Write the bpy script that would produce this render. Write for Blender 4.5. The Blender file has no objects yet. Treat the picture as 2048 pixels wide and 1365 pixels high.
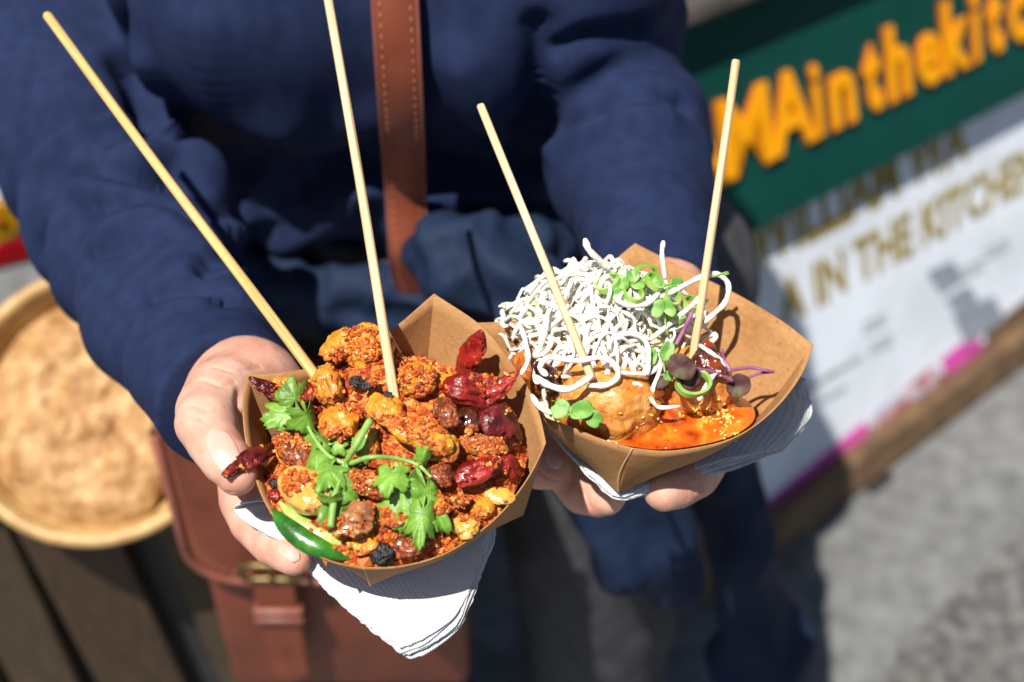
import bpy, bmesh, math, random
import numpy as np
from mathutils import Vector, Matrix, noise as mnoise
from mathutils.bvhtree import BVHTree

# ------------------------------------------------------------------ camera, sky, sun, exposure
SC = bpy.context.scene
COL = SC.collection
CAM_Z, PITCH, LENS = 1.6, math.radians(45), 50.0
cam_data = bpy.data.cameras.new("camera")
cam = bpy.data.objects.new("camera", cam_data)
COL.objects.link(cam)
cam.location = (0, 0, CAM_Z)
cam.rotation_euler = (math.pi / 2 - PITCH, 0, 0)
cam_data.lens = LENS
cam_data.sensor_width = 36
cam_data.clip_start = 0.02
cam_data.clip_end = 400
cam_data.dof.use_dof = True
cam_data.dof.focus_distance = 0.645
cam_data.dof.aperture_fstop = 5.0
SC.camera = cam

SUN_DIR = Vector((-0.255, -0.30, 0.92)).normalized()     # towards the sun
world = bpy.data.worlds.new("World")
SC.world = world
world.use_nodes = True
wn = world.node_tree
wn.nodes.clear()
w_out = wn.nodes.new("ShaderNodeOutputWorld")
w_bg = wn.nodes.new("ShaderNodeBackground")
w_sky = wn.nodes.new("ShaderNodeTexSky")
w_sky.sky_type = 'NISHITA'
w_sky.sun_disc = False
w_sky.sun_elevation = math.asin(SUN_DIR.z)
w_sky.sun_rotation = math.atan2(SUN_DIR.x, SUN_DIR.y)
w_bg.inputs[1].default_value = 0.05
wn.links.new(w_sky.outputs[0], w_bg.inputs[0])
wn.links.new(w_bg.outputs[0], w_out.inputs[0])
sun_data = bpy.data.lights.new("sun", 'SUN')
sun_data.energy = 5.0
sun_data.angle = math.radians(0.5)
sun_data.color = (1.0, 0.95, 0.87)
sun = bpy.data.objects.new("sun", sun_data)
COL.objects.link(sun)
sun.location = SUN_DIR * 10
sun.rotation_euler = SUN_DIR.to_track_quat('Z', 'Y').to_euler()
SC.view_settings.view_transform = 'Standard'
SC.view_settings.look = 'None'
SC.view_settings.exposure = 0.5
SC.view_settings.gamma = 1.0
SC.cycles.max_bounces = 8
SC.cycles.transparent_max_bounces = 8
SC.cycles.use_denoising = True

# ------------------------------------------------------------------ measuring helpers
CF = Vector((0, math.cos(PITCH), -math.sin(PITCH)))
CU = Vector((0, math.sin(PITCH), math.cos(PITCH)))
CR = Vector((1, 0, 0))
C0 = Vector((0, 0, CAM_Z))
K = 2048 * LENS / 36.0

def ray(px, py):
    return CF + CR * ((px - 1024) / K) + CU * ((682.5 - py) / K)

def P(px, py, d):
    return C0 + ray(px, py) * d

def on_plane(px, py, O, N, h=0.0):
    r = ray(px, py)
    t = ((O - C0).dot(N) + h) / r.dot(N)
    return C0 + r * t

R = random.Random(11)
NR = np.random.default_rng(7)

def _hash(ix, iy, iz, seed):
    n = (ix * 374761393 + iy * 668265263 + iz * 2147483647 + seed * 974634777) & 0xffffffff
    n = ((n ^ (n >> 13)) * 1274126177) & 0xffffffff
    n = (n ^ (n >> 16)) & 0xffffffff
    return n.astype(np.float64) / 4294967295.0

def vnoise(p, scale, seed=0):
    """value noise in [-1, 1] at the points p (n, 3)"""
    q = np.asarray(p, dtype=np.float64) * scale
    i = np.floor(q).astype(np.int64)
    f = q - i
    f = f * f * f * (f * (f * 6 - 15) + 10)
    out = 0
    for dx in (0, 1):
        for dy in (0, 1):
            for dz in (0, 1):
                w = (f[:, 0] if dx else 1 - f[:, 0]) * (f[:, 1] if dy else 1 - f[:, 1]) * (f[:, 2] if dz else 1 - f[:, 2])
                out = out + w * _hash(i[:, 0] + dx, i[:, 1] + dy, i[:, 2] + dz, seed)
    return out * 2 - 1

def fbm(p, scale, seed=0, octv=3):
    o, a, t = 0, 1.0, 0
    for k in range(octv):
        o = o + a * vnoise(p, scale * 2 ** k, seed + k * 17)
        t += a
        a *= 0.5
    return o / t

# ------------------------------------------------------------------ object helpers
def tag(o, label=None, cat=None, group=None, kind=None):
    if label: o['label'] = label
    if cat: o['category'] = cat
    if group: o['group'] = group
    if kind: o['kind'] = kind
    return o

def thing(name, loc, label, cat, group=None):
    o = bpy.data.objects.new(name, None)
    o.empty_display_size = 0.02
    COL.objects.link(o)
    o.location = loc
    return tag(o, label, cat, group)

def world_loc(o):
    p = Vector(o.location)
    while o.parent:
        o = o.parent
        p = p + Vector(o.location)
    return p

def mesh_obj(name, V, F, mats, parent=None, smooth=True, origin=None, sharp=None, fmat=None, attr=None, solidify=0.0, uv=None):
    """V, F in world space; the object's origin goes to `origin` (default: the centroid)"""
    V = np.asarray([tuple(v) for v in V] if not isinstance(V, np.ndarray) else V, dtype=np.float64)
    if origin is None:
        origin = Vector(V.mean(axis=0))
    me = bpy.data.meshes.new(name)
    W = V - np.array(origin)
    me.from_pydata(W.tolist(), [], F if isinstance(F, list) else F.tolist())
    if not isinstance(mats, (list, tuple)): mats = [mats]
    for m in mats: me.materials.append(m)
    if fmat is not None:
        me.polygons.foreach_set('material_index', np.asarray(fmat, dtype=np.int32))
    me.polygons.foreach_set('use_smooth', [smooth] * len(me.polygons))
    if attr:
        for k, a in attr.items():
            a = np.asarray(a, dtype=np.float32)
            if a.ndim == 1:
                at = me.attributes.new(k, 'FLOAT', 'POINT')
                at.data.foreach_set('value', a)
            else:
                at = me.attributes.new(k, 'FLOAT_COLOR', 'POINT')
                if a.shape[1] == 3: a = np.concatenate([a, np.ones((len(a), 1), np.float32)], 1)
                at.data.foreach_set('color', a.ravel())
    me.validate()
    me.update()
    if sharp is not None:
        bm = bmesh.new()
        bm.from_mesh(me)
        bmesh.ops.remove_doubles(bm, verts=bm.verts, dist=1e-5)
        bmesh.ops.recalc_face_normals(bm, faces=bm.faces)
        ca = math.radians(sharp)
        for e in bm.edges:
            if len(e.link_faces) == 2 and e.calc_face_angle(0) > ca:
                e.smooth = False
        bm.to_mesh(me)
        bm.free()
    o = bpy.data.objects.new(name, me)
    COL.objects.link(o)
    if parent is not None:
        o.parent = parent
        o.location = Vector(origin) - world_loc(parent)
    else:
        o.location = origin
    if solidify:
        md = o.modifiers.new('thickness', 'SOLIDIFY')
        md.thickness = solidify
        md.offset = 0
    return o

class MB:
    """collects pieces of one mesh"""
    def __init__(self): self.V, self.F, self.A, self.n = [], [], [], 0
    def add(self, V, F, a=None):
        V = np.asarray([tuple(v) for v in V], dtype=np.float64) if not isinstance(V, np.ndarray) else V
        self.V.append(V)
        self.F += [tuple(int(i) + self.n for i in f) for f in F]
        if a is not None: self.A.append(np.tile(np.asarray(a, dtype=np.float32), (len(V), 1)))
        self.n += len(V)
    def build(self, name, mats, parent=None, **kw):
        if self.A: kw['attr'] = {'tint': np.concatenate(self.A)}
        return mesh_obj(name, np.concatenate(self.V), self.F, mats, parent, **kw)

def catmull(pts, n, closed=False):
    p = [Vector(q) for q in pts]
    out, m = [], len(p)
    segs = m if closed else m - 1
    for s in range(segs):
        if closed:
            a, b, c, d = p[(s - 1) % m], p[s], p[(s + 1) % m], p[(s + 2) % m]
        else:
            b, c = p[s], p[s + 1]
            a = p[s - 1] if s else b * 2 - c
            d = p[s + 2] if s + 2 < m else c * 2 - b
        for k in range(n):
            t = k / n
            out.append(0.5 * ((2 * b) + (c - a) * t + (2 * a - 5 * b + 4 * c - d) * t * t + (3 * b - a - 3 * c + d) * t ** 3))
    if not closed: out.append(p[-1].copy())
    return out

def resample(pts, n):
    p = [Vector(q) for q in pts]
    L = [0.0]
    for i in range(1, len(p)): L.append(L[-1] + (p[i] - p[i - 1]).length)
    out, j = [], 0
    for k in range(n):
        s = L[-1] * k / (n - 1)
        while j < len(p) - 2 and L[j + 1] < s: j += 1
        w = (s - L[j]) / max(L[j + 1] - L[j], 1e-9)
        out.append(p[j].lerp(p[j + 1], min(1, max(0, w))))
    return out

def tube_geo(pts, rad, ns=8, flat=1.0, up=None, closed=False):
    p = [Vector(q) for q in pts]
    n = len(p)
    r = rad if isinstance(rad, (list, tuple)) else [rad] * n
    V, F = [], []
    ref = Vector(up) if up is not None else None
    prev = None
    for i in range(n):
        if closed: t = p[(i + 1) % n] - p[(i - 1) % n]
        else: t = p[min(i + 1, n - 1)] - p[max(i - 1, 0)]
        t = t.normalized() if t.length > 1e-12 else Vector((0, 0, 1))
        if ref is not None: b = ref - t * ref.dot(t)
        elif prev is None: b = t.orthogonal()
        else: b = prev - t * prev.dot(t)
        b.normalize()
        prev = b
        s = t.cross(b)
        for k in range(ns):
            a = 2 * math.pi * k / ns
            V.append(p[i] + (s * math.cos(a) + b * (math.sin(a) * flat)) * r[i])
    m = n if closed else n - 1
    for i in range(m):
        for k in range(ns):
            a, b_ = i * ns + k, i * ns + (k + 1) % ns
            c, d = ((i + 1) % n) * ns + (k + 1) % ns, ((i + 1) % n) * ns + k
            F.append((a, b_, c, d))
    if not closed:
        F.append(tuple(range(ns - 1, -1, -1)))
        F.append(tuple(range((n - 1) * ns, n * ns)))
    return np.array([tuple(v) for v in V]), F

def grid_faces(nu, nv):
    return [(i * nv + j, i * nv + j + 1, (i + 1) * nv + j + 1, (i + 1) * nv + j) for i in range(nu - 1) for j in range(nv - 1)]

def box_geo(c, ax, ay, az, sx, sy, sz, bev=0.0):
    bm = bmesh.new()
    bmesh.ops.create_cube(bm, size=1.0)
    for v in bm.verts: v.co = Vector((v.co.x * sx, v.co.y * sy, v.co.z * sz))
    if bev: bmesh.ops.bevel(bm, geom=bm.edges[:], offset=bev, segments=2, affect='EDGES', profile=0.5)
    bm.verts.index_update()
    V = [Vector(c) + Vector(ax) * v.co.x + Vector(ay) * v.co.y + Vector(az) * v.co.z for v in bm.verts]
    F = [tuple(v.index for v in f.verts) for f in bm.faces]
    bm.free()
    return np.array([tuple(v) for v in V]), F

_ico = {}
def ico(sub):
    if sub not in _ico:
        bm = bmesh.new()
        bmesh.ops.create_icosphere(bm, subdivisions=sub, radius=1.0)
        bm.verts.index_update()
        _ico[sub] = (np.array([tuple(v.co) for v in bm.verts]), [tuple(v.index for v in f.verts) for f in bm.faces])
        bm.free()
    return _ico[sub]

# ------------------------------------------------------------------ rounded bodies (distance fields meshed with surface nets)
def seg_dist(p, a, b, ra, rb):
    a, b = np.array(a), np.array(b)
    ba = b - a
    t = np.clip(((p - a) @ ba) / max(ba @ ba, 1e-12), 0, 1)
    d = np.linalg.norm(p - a - t[:, None] * ba, axis=1)
    return d - (ra + t * (rb - ra))

def chain_dist(p, ch):
    d = None
    for (a, ra), (b, rb) in zip(ch[:-1], ch[1:]):
        e = seg_dist(p, a, b, ra, rb)
        d = e if d is None else np.minimum(d, e)
    return d

def smin(a, b, k):
    h = np.clip(0.5 + 0.5 * (b - a) / k, 0, 1)
    return b + (a - b) * h - k * h * (1 - h)

def net_mesh(fn, lo, hi, h):
    lo, hi = np.array(lo), np.array(hi)
    n = np.maximum(np.ceil((hi - lo) / h).astype(int) + 1, 3)
    B = 8
    nb = [int(math.ceil(k / B)) for k in n]
    cen = [lo[i] + (np.arange(nb[i]) * B + (B - 1) / 2) * h for i in range(3)]
    gx, gy, gz = np.meshgrid(*cen, indexing='ij')
    cv = fn(np.stack([gx.ravel(), gy.ravel(), gz.ravel()], 1)).reshape(nb)
    near = np.abs(cv) < B * h * 1.35
    vol = np.repeat(np.repeat(np.repeat(cv, B, 0), B, 1), B, 2).astype(np.float32)
    loc = np.stack(np.meshgrid(*[np.arange(B)] * 3, indexing='ij'), -1).reshape(-1, 3)
    bl = np.argwhere(near)
    for k0 in range(0, len(bl), 700):
        ii = (bl[k0:k0 + 700, None, :] * B + loc[None]).reshape(-1, 3)
        vol[ii[:, 0], ii[:, 1], ii[:, 2]] = fn(lo + ii * h)
    vol = vol[:n[0], :n[1], :n[2]]
    s = vol < 0
    cnt = sum(s[dx:n[0] - 1 + dx, dy:n[1] - 1 + dy, dz:n[2] - 1 + dz].astype(np.int8) for dx in (0, 1) for dy in (0, 1) for dz in (0, 1))
    act = (cnt > 0) & (cnt < 8)
    ci = np.argwhere(act)
    idx = -np.ones(act.shape, dtype=np.int64)
    idx[act] = np.arange(len(ci))
    acc = np.zeros((len(ci), 3))
    num = np.zeros(len(ci))
    corners = [(x, y, z) for x in (0, 1) for y in (0, 1) for z in (0, 1)]
    for A in corners:
        for k in range(3):
            if A[k]: continue
            B = list(A); B[k] = 1
            va = vol[ci[:, 0] + A[0], ci[:, 1] + A[1], ci[:, 2] + A[2]]
            vb = vol[ci[:, 0] + B[0], ci[:, 1] + B[1], ci[:, 2] + B[2]]
            cr = (va < 0) != (vb < 0)
            t = np.where(cr, va / np.where(cr, va - vb, 1), 0)
            pt = np.tile(np.array(A, dtype=float), (len(ci), 1))
            pt[:, k] += t
            acc += pt * cr[:, None]
            num += cr
    V = lo + (ci + acc / num[:, None]) * h
    F = []
    for k in range(3):
        sl0 = [slice(None)] * 3; sl1 = [slice(None)] * 3
        sl0[k] = slice(0, n[k] - 1); sl1[k] = slice(1, n[k])
        ch = s[tuple(sl0)] != s[tuple(sl1)]
        e = np.argwhere(ch)
        u, v = (k + 1) % 3, (k + 2) % 3
        ok = (e[:, u] > 0) & (e[:, v] > 0) & (e[:, u] < n[u] - 1) & (e[:, v] < n[v] - 1)
        e = e[ok]
        q = []
        for du, dv in ((-1, -1), (0, -1), (0, 0), (-1, 0)):
            c = e.copy(); c[:, u] += du; c[:, v] += dv
            q.append(idx[c[:, 0], c[:, 1], c[:, 2]])
        q = np.stack(q, 1)
        ins = s[e[:, 0], e[:, 1], e[:, 2]]
        q[~ins] = q[~ins][:, ::-1]
        F.append(q)
    return V, np.concatenate(F)

def vert_normals(V, F):
    F = np.asarray(F)
    a, b, c = V[F[:, 0]], V[F[:, 1]], V[F[:, 2]]
    d = V[F[:, 3]] if F.shape[1] == 4 else a
    fn = np.cross(c - a, d - b) if F.shape[1] == 4 else np.cross(b - a, c - a)
    N = np.zeros_like(V)
    for k in range(F.shape[1]): np.add.at(N, F[:, k], fn)
    return N / np.maximum(np.linalg.norm(N, axis=1), 1e-12)[:, None]

def relax(V, F, it=2, lam=0.5):
    F = np.asarray(F)
    E = np.concatenate([np.stack([F[:, k], F[:, (k + 1) % F.shape[1]]], 1) for k in range(F.shape[1])])
    for _ in range(it):
        s = np.zeros_like(V); c = np.zeros(len(V))
        np.add.at(s, E[:, 0], V[E[:, 1]]); np.add.at(c, E[:, 0], 1)
        np.add.at(s, E[:, 1], V[E[:, 0]]); np.add.at(c, E[:, 1], 1)
        V = V + lam * (s / np.maximum(c, 1)[:, None] - V)
    return V

def chain_box(chs, pad):
    pts = np.array([tuple(p) for ch in chs for p, r in ch])
    rad = max(r for ch in chs for p, r in ch)
    return pts.min(0) - rad - pad, pts.max(0) + rad + pad

def bvh_of(V, F):
    return BVHTree.FromPolygons([tuple(v) for v in V], [tuple(int(i) for i in f) for f in F])

# ------------------------------------------------------------------ materials
def nt_mat(name):
    m = bpy.data.materials.new(name)
    m.use_nodes = True
    nt = m.node_tree
    return m, nt, nt.nodes['Principled BSDF']

def mat(name, cols, rough=0.6, scale=40, bump=0.0, bscale=None, spec=0.5, sss=0.0, sssr=(1, .4, .2), coat=0.0, metal=0.0,
        stretch=(1, 1, 1), detail=4, contrast=(0.35, 0.65), attr=None, sheen=0.0, bdist=0.001, trans=0.0, rough2=None, distort=0.0):
    m, nt, b = nt_mat(name)
    L = nt.links.new
    tc = nt.nodes.new('ShaderNodeTexCoord')
    mp = nt.nodes.new('ShaderNodeMapping')
    mp.inputs['Scale'].default_value = stretch
    L(tc.outputs['Object'], mp.inputs['Vector'])
    if not isinstance(cols[0], (list, tuple)): cols = [cols]
    if len(cols) > 1 or rough2 is not None:
        n = nt.nodes.new('ShaderNodeTexNoise')
        n.inputs['Scale'].default_value = scale
        n.inputs['Detail'].default_value = detail
        n.inputs['Distortion'].default_value = distort
        L(mp.outputs[0], n.inputs['Vector'])
    if len(cols) > 1:
        r = nt.nodes.new('ShaderNodeValToRGB')
        e = r.color_ramp.elements
        e[0].position, e[1].position = contrast
        e[0].color = (*cols[0], 1); e[1].color = (*cols[-1], 1)
        for i, c in enumerate(cols[1:-1]):
            x = e.new(contrast[0] + (contrast[1] - contrast[0]) * (i + 1) / (len(cols) - 1))
            x.color = (*c, 1)
        L(n.outputs['Fac'], r.inputs[0])
        colout = r.outputs[0]
        if attr:
            a = nt.nodes.new('ShaderNodeAttribute'); a.attribute_name = attr
            mx = nt.nodes.new('ShaderNodeMix'); mx.data_type = 'RGBA'; mx.blend_type = 'MULTIPLY'
            mx.inputs[0].default_value = 1.0
            L(colout, mx.inputs[6]); L(a.outputs['Color'], mx.inputs[7])
            colout = mx.outputs[2]
        L(colout, b.inputs['Base Color'])
    elif attr:
        a = nt.nodes.new('ShaderNodeAttribute'); a.attribute_name = attr
        L(a.outputs['Color'], b.inputs['Base Color'])
    else:
        b.inputs['Base Color'].default_value = (*cols[0], 1)
    b.inputs['Roughness'].default_value = rough
    if rough2 is not None:
        mr = nt.nodes.new('ShaderNodeMapRange')
        mr.inputs['To Min'].default_value = rough; mr.inputs['To Max'].default_value = rough2
        mr.inputs['From Min'].default_value = 0.35; mr.inputs['From Max'].default_value = 0.65
        L(n.outputs['Fac'], mr.inputs['Value']); L(mr.outputs[0], b.inputs['Roughness'])
    b.inputs['Specular IOR Level'].default_value = spec
    b.inputs['Metallic'].default_value = metal
    if sss:
        b.inputs['Subsurface Weight'].default_value = sss
        b.inputs['Subsurface Radius'].default_value = sssr
        b.inputs['Subsurface Scale'].default_value = 0.004
    if coat:
        b.inputs['Coat Weight'].default_value = coat
        b.inputs['Coat Roughness'].default_value = 0.12
    if sheen:
        b.inputs['Sheen Weight'].default_value = sheen
        b.inputs['Sheen Roughness'].default_value = 0.4
    if trans:
        b.inputs['Transmission Weight'].default_value = trans
    if bump:
        n2 = nt.nodes.new('ShaderNodeTexNoise')
        n2.inputs['Scale'].default_value = bscale or scale
        n2.inputs['Detail'].default_value = 5
        L(mp.outputs[0], n2.inputs['Vector'])
        bp = nt.nodes.new('ShaderNodeBump')
        bp.inputs['Strength'].default_value = bump
        bp.inputs['Distance'].default_value = bdist
        L(n2.outputs['Fac'], bp.inputs['Height'])
        L(bp.outputs[0], b.inputs['Normal'])
    return m

M = {}
M['sweater'] = mat('navy_knit', [(0.0115, 0.0185, 0.054), (0.016, 0.0255, 0.071)], 0.9, 90, 0.35, 1400, spec=0.12, bdist=0.0006, stretch=(1, 1, .5))
M['jacket'] = mat('navy_nylon', [(0.0065, 0.0150, 0.040), (0.010, 0.0215, 0.055)], 0.72, 30, 0.4, 160, spec=0.2, bdist=0.002)
M['trouser'] = mat('charcoal_cloth', [(0.045, 0.045, 0.05), (0.07, 0.07, 0.078)], 0.8, 60, 0.2, 700, spec=0.3)
M['shoe'] = mat('black_leather', [(0.012, 0.012, 0.013), (0.02, 0.02, 0.02)], 0.45, 30)
M['hair'] = mat('dark_hair', [(0.02, 0.013, 0.01), (0.04, 0.025, 0.018)], 0.5, 60, stretch=(6, 6, 1))
M['skin'] = mat('skin', [(0.50, 0.23, 0.165), (0.64, 0.36, 0.265), (0.71, 0.44, 0.34)], 0.5, 60, 0.6, 1300, spec=0.32, sss=0.22, bdist=0.0005, contrast=(0.28, 0.72), detail=6)
M['nail'] = mat('fingernail', [(0.66, 0.38, 0.31), (0.72, 0.45, 0.37)], 0.25, 60, spec=0.5, sss=0.15)
M['leather'] = mat('tan_leather', [(0.165, 0.037, 0.016), (0.23, 0.055, 0.025)], 0.42, 25, 0.25, 400, spec=0.5, bdist=0.0006, rough2=0.55)
M['leather_edge'] = mat('leather_edge', [(0.20, 0.062, 0.042), (0.26, 0.085, 0.06)], 0.35, 60)
M['thread'] = mat('thread', [(0.42, 0.17, 0.10), (0.5, 0.22, 0.13)], 0.6, 200)
M['brass'] = mat('aged_brass', [(0.13, 0.10, 0.035), (0.24, 0.19, 0.075)], 0.42, 80, metal=0.8)
M['kraft'] = mat('kraft_paper', [(0.34, 0.172, 0.064), (0.38, 0.196, 0.077), (0.42, 0.225, 0.092)], 0.75, 300, 0.3, 1100, spec=0.25, stretch=(1, 1, 2), bdist=0.0003, contrast=(0.3, 0.7), detail=6)
M['seam'] = mat('cut_paper_edge', [(0.62, 0.46, 0.27), (0.7, 0.54, 0.34)], 0.8, 200)
M['bamboo'] = mat('bamboo', [(0.40, 0.24, 0.09), (0.68, 0.50, 0.28), (0.78, 0.64, 0.43)], 0.6, 900, 0.5, 1400, stretch=(1, 1, 0.018), spec=0.35, bdist=0.0004, contrast=(0.25, 0.75))
M['bamboo_yellow'] = mat('bamboo_yellow', [(0.40, 0.21, 0.05), (0.64, 0.42, 0.15), (0.74, 0.55, 0.28)], 0.6, 900, 0.5, 1400, stretch=(1, 1, 0.018), spec=0.35, bdist=0.0004, contrast=(0.25, 0.75))
M['crumb'] = mat('fried_crumb', (1, 1, 1), 0.55, attr='tint', bump=0.6, bscale=900, spec=0.5, sss=0.0, bdist=0.0008)
M['bed'] = mat('spiced_bed', [(0.12, 0.014, 0.004), (0.40, 0.075, 0.008), (0.56, 0.15, 0.016), (0.64, 0.27, 0.05)], 0.6, 420, 1.0, 520, bdist=0.002, contrast=(0.28, 0.66))
def chunk_mat(name, cols, rough, bump, sss=0.15, scale=120, contrast=(0.3, 0.7), coat=0.4):
    return mat(name, cols, rough, scale, bump, 350, spec=0.55, sss=sss, sssr=(1, .5, .15), coat=coat, bdist=0.0012, contrast=contrast, rough2=rough + 0.3)
def coated_mat(name, base, crumb, cover, mscale=75, rough=0.2, coat=0.5, grain=620, bump=0.9):
    """smooth glazed batter with patches of rough crumb coating"""
    m, nt, b = nt_mat(name)
    L = nt.links.new
    tc = nt.nodes.new('ShaderNodeTexCoord')
    def noise(sc, det=4, dist=0.0):
        n = nt.nodes.new('ShaderNodeTexNoise'); n.inputs['Scale'].default_value = sc; n.inputs['Detail'].default_value = det
        n.inputs['Distortion'].default_value = dist
        L(tc.outputs['Object'], n.inputs['Vector']); return n.outputs['Fac']
    def ramp(f, cols, lo, hi):
        r = nt.nodes.new('ShaderNodeValToRGB'); e = r.color_ramp.elements
        e[0].position, e[1].position = lo, hi
        e[0].color = (*cols[0], 1); e[1].color = (*cols[-1], 1)
        for i, c in enumerate(cols[1:-1]):
            x = e.new(lo + (hi - lo) * (i + 1) / (len(cols) - 1)); x.color = (*c, 1)
        L(f, r.inputs[0]); return r.outputs[0]
    c_base = ramp(noise(95, 4, .6), base, .28, .68)
    c_crumb = ramp(noise(grain, 3), crumb, .30, .66)
    mk = ramp(noise(mscale, 5, .4), [(0, 0, 0), (1, 1, 1)], cover - .05, cover + .05)
    mx = nt.nodes.new('ShaderNodeMix'); mx.data_type = 'RGBA'
    L(mk, mx.inputs[0]); L(c_base, mx.inputs[6]); L(c_crumb, mx.inputs[7])
    L(mx.outputs[2], b.inputs['Base Color'])
    mr = nt.nodes.new('ShaderNodeMapRange'); mr.inputs['To Min'].default_value = rough; mr.inputs['To Max'].default_value = 0.7
    L(mk, mr.inputs['Value']); L(mr.outputs[0], b.inputs['Roughness'])
    inv = nt.nodes.new('ShaderNodeMapRange'); inv.inputs['To Min'].default_value = coat; inv.inputs['To Max'].default_value = 0.0
    L(mk, inv.inputs['Value']); L(inv.outputs[0], b.inputs['Coat Weight'])
    b.inputs['Coat Roughness'].default_value = 0.12
    b.inputs['Specular IOR Level'].default_value = 0.55
    b.inputs['Subsurface Weight'].default_value = 0.12
    b.inputs['Subsurface Radius'].default_value = (1, .5, .15)
    b.inputs['Subsurface Scale'].default_value = 0.003
    v = nt.nodes.new('ShaderNodeTexVoronoi'); v.inputs['Scale'].default_value = grain
    L(tc.outputs['Object'], v.inputs['Vector'])
    sub = nt.nodes.new('ShaderNodeMath'); sub.operation = 'SUBTRACT'; sub.inputs[0].default_value = 1.0
    L(v.outputs['Distance'], sub.inputs[1])
    mu = nt.nodes.new('ShaderNodeMath'); mu.operation = 'MULTIPLY'
    L(sub.outputs[0], mu.inputs[0]); L(mk, mu.inputs[1])
    ad = nt.nodes.new('ShaderNodeMath'); ad.operation = 'MULTIPLY_ADD'; ad.inputs[1].default_value = .5
    L(noise(260, 4), ad.inputs[0]); L(mu.outputs[0], ad.inputs[2])
    bp = nt.nodes.new('ShaderNodeBump'); bp.inputs['Strength'].default_value = bump; bp.inputs['Distance'].default_value = 0.0012
    L(ad.outputs[0], bp.inputs['Height']); L(bp.outputs[0], b.inputs['Normal'])
    return m
CRUMB = [(.16, .014, .003), (.42, .065, .006), (.56, .14, .013), (.64, .27, .05)]
M['golden'] = coated_mat('golden_batter', [(0.26, 0.05, 0.006), (0.60, 0.20, 0.012), (0.74, 0.34, 0.03), (0.78, 0.42, 0.06)], CRUMB, .53, coat=.14, rough=.28)
M['glossy'] = coated_mat('glossy_batter', [(0.62, 0.22, 0.02), (0.76, 0.38, 0.06), (0.80, 0.50, 0.18)], CRUMB, .64, rough=.14, coat=.8)
M['brown'] = coated_mat('browned_batter', [(0.03, 0.008, 0.004), (0.20, 0.045, 0.008), (0.50, 0.15, 0.02)], [(.03, .008, .004), (.20, .03, .006), (.48, .11, .012)], .46)
M['shallot'] = coated_mat('fried_shallot', [(0.14, 0.035, 0.018), (0.36, 0.14, 0.05), (0.52, 0.28, 0.12)], CRUMB, .66, rough=.16, coat=.8)
M['char'] = coated_mat('charred_batter', [(0.010, 0.005, 0.004), (0.07, 0.015, 0.006), (0.24, 0.06, 0.01)], [(.02, .006, .004), (.12, .02, .005), (.42, .09, .01)], .56)
M['chili'] = mat('dried_chili', [(0.10, 0.004, 0.004), (0.27, 0.010, 0.006), (0.40, 0.025, 0.01)], 0.26, 110, 0.9, 260, spec=0.5, coat=0.3, bdist=0.0018, contrast=(0.3, 0.7), rough2=0.5)
M['chili_dark'] = mat('dark_chili', [(0.035, 0.003, 0.004), (0.12, 0.006, 0.006), (0.2, 0.012, 0.008)], 0.26, 110, 0.9, 260, spec=0.5, coat=0.25, bdist=0.0018, rough2=0.5)
M['black'] = mat('black_bean', [(0.006, 0.005, 0.005), (0.02, 0.016, 0.014)], 0.4, 300, 1.0, 700, bdist=0.001)
M['leaf'] = mat('cilantro_leaf', [(0.085, 0.21, 0.018), (0.14, 0.30, 0.03), (0.20, 0.39, 0.06)], 0.42, 160, 0.7, 420, spec=0.45, bdist=0.0008, attr='tint', contrast=(0.3, 0.7))
M['stem'] = mat('green_stem', [(0.20, 0.38, 0.07), (0.32, 0.50, 0.14)], 0.4, 120, 0.2, 400, spec=0.5, sss=0.2, sssr=(.5, 1, .2))
M['pepper'] = mat('green_pepper_skin', [(0.010, 0.075, 0.006), (0.03, 0.16, 0.012), (0.09, 0.26, 0.02)], 0.28, 110, 0.4, 420, spec=0.5, coat=0.25, bdist=0.0006, contrast=(.35, .75))
M['pepper_flesh'] = mat('green_pepper_flesh', [(0.26, 0.42, 0.05), (0.56, 0.60, 0.20)], 0.35, 90, 0.3, 300, sss=0.3, sssr=(.6, 1, .2))
M['napkin'] = None
M['noodle'] = mat('puffed_noodle', [(0.80, 0.75, 0.62), (0.86, 0.84, 0.78), (0.88, 0.87, 0.84)], 0.55, 220, 0.8, 700, spec=0.35, bdist=0.0005, attr='tint')
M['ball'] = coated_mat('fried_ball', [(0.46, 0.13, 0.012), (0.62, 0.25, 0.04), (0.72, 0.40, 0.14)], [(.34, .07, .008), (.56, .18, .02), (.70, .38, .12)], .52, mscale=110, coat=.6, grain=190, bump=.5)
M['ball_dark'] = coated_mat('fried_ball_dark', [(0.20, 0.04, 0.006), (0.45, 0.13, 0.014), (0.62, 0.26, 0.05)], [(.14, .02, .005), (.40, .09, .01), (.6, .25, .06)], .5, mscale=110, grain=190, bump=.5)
M['jam'] = mat('dark_jam', [(0.03, 0.005, 0.004), (0.10, 0.014, 0.006), (0.25, 0.04, 0.008)], 0.12, 120, 0.6, 260, spec=0.6, coat=0.8, bdist=0.002)
M['sauce'] = mat('orange_sauce', [(0.22, 0.016, 0.003), (0.50, 0.07, 0.004), (0.64, 0.15, 0.008), (0.72, 0.28, 0.02)], 0.12, 85, 0.6, 140, spec=0.6, coat=0.6, bdist=0.002, sss=0.25, sssr=(1, .4, .1), contrast=(0.3, 0.72), distort=.8)
M['crust'] = mat('yellow_crumb', [(0.74, 0.42, 0.06), (0.80, 0.58, 0.16)], 0.5, 200)
M['scallion'] = mat('scallion', [(0.16, 0.38, 0.03), (0.40, 0.58, 0.16)], 0.35, 60, spec=0.5, sss=0.2, sssr=(.5, 1, .2))
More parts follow.
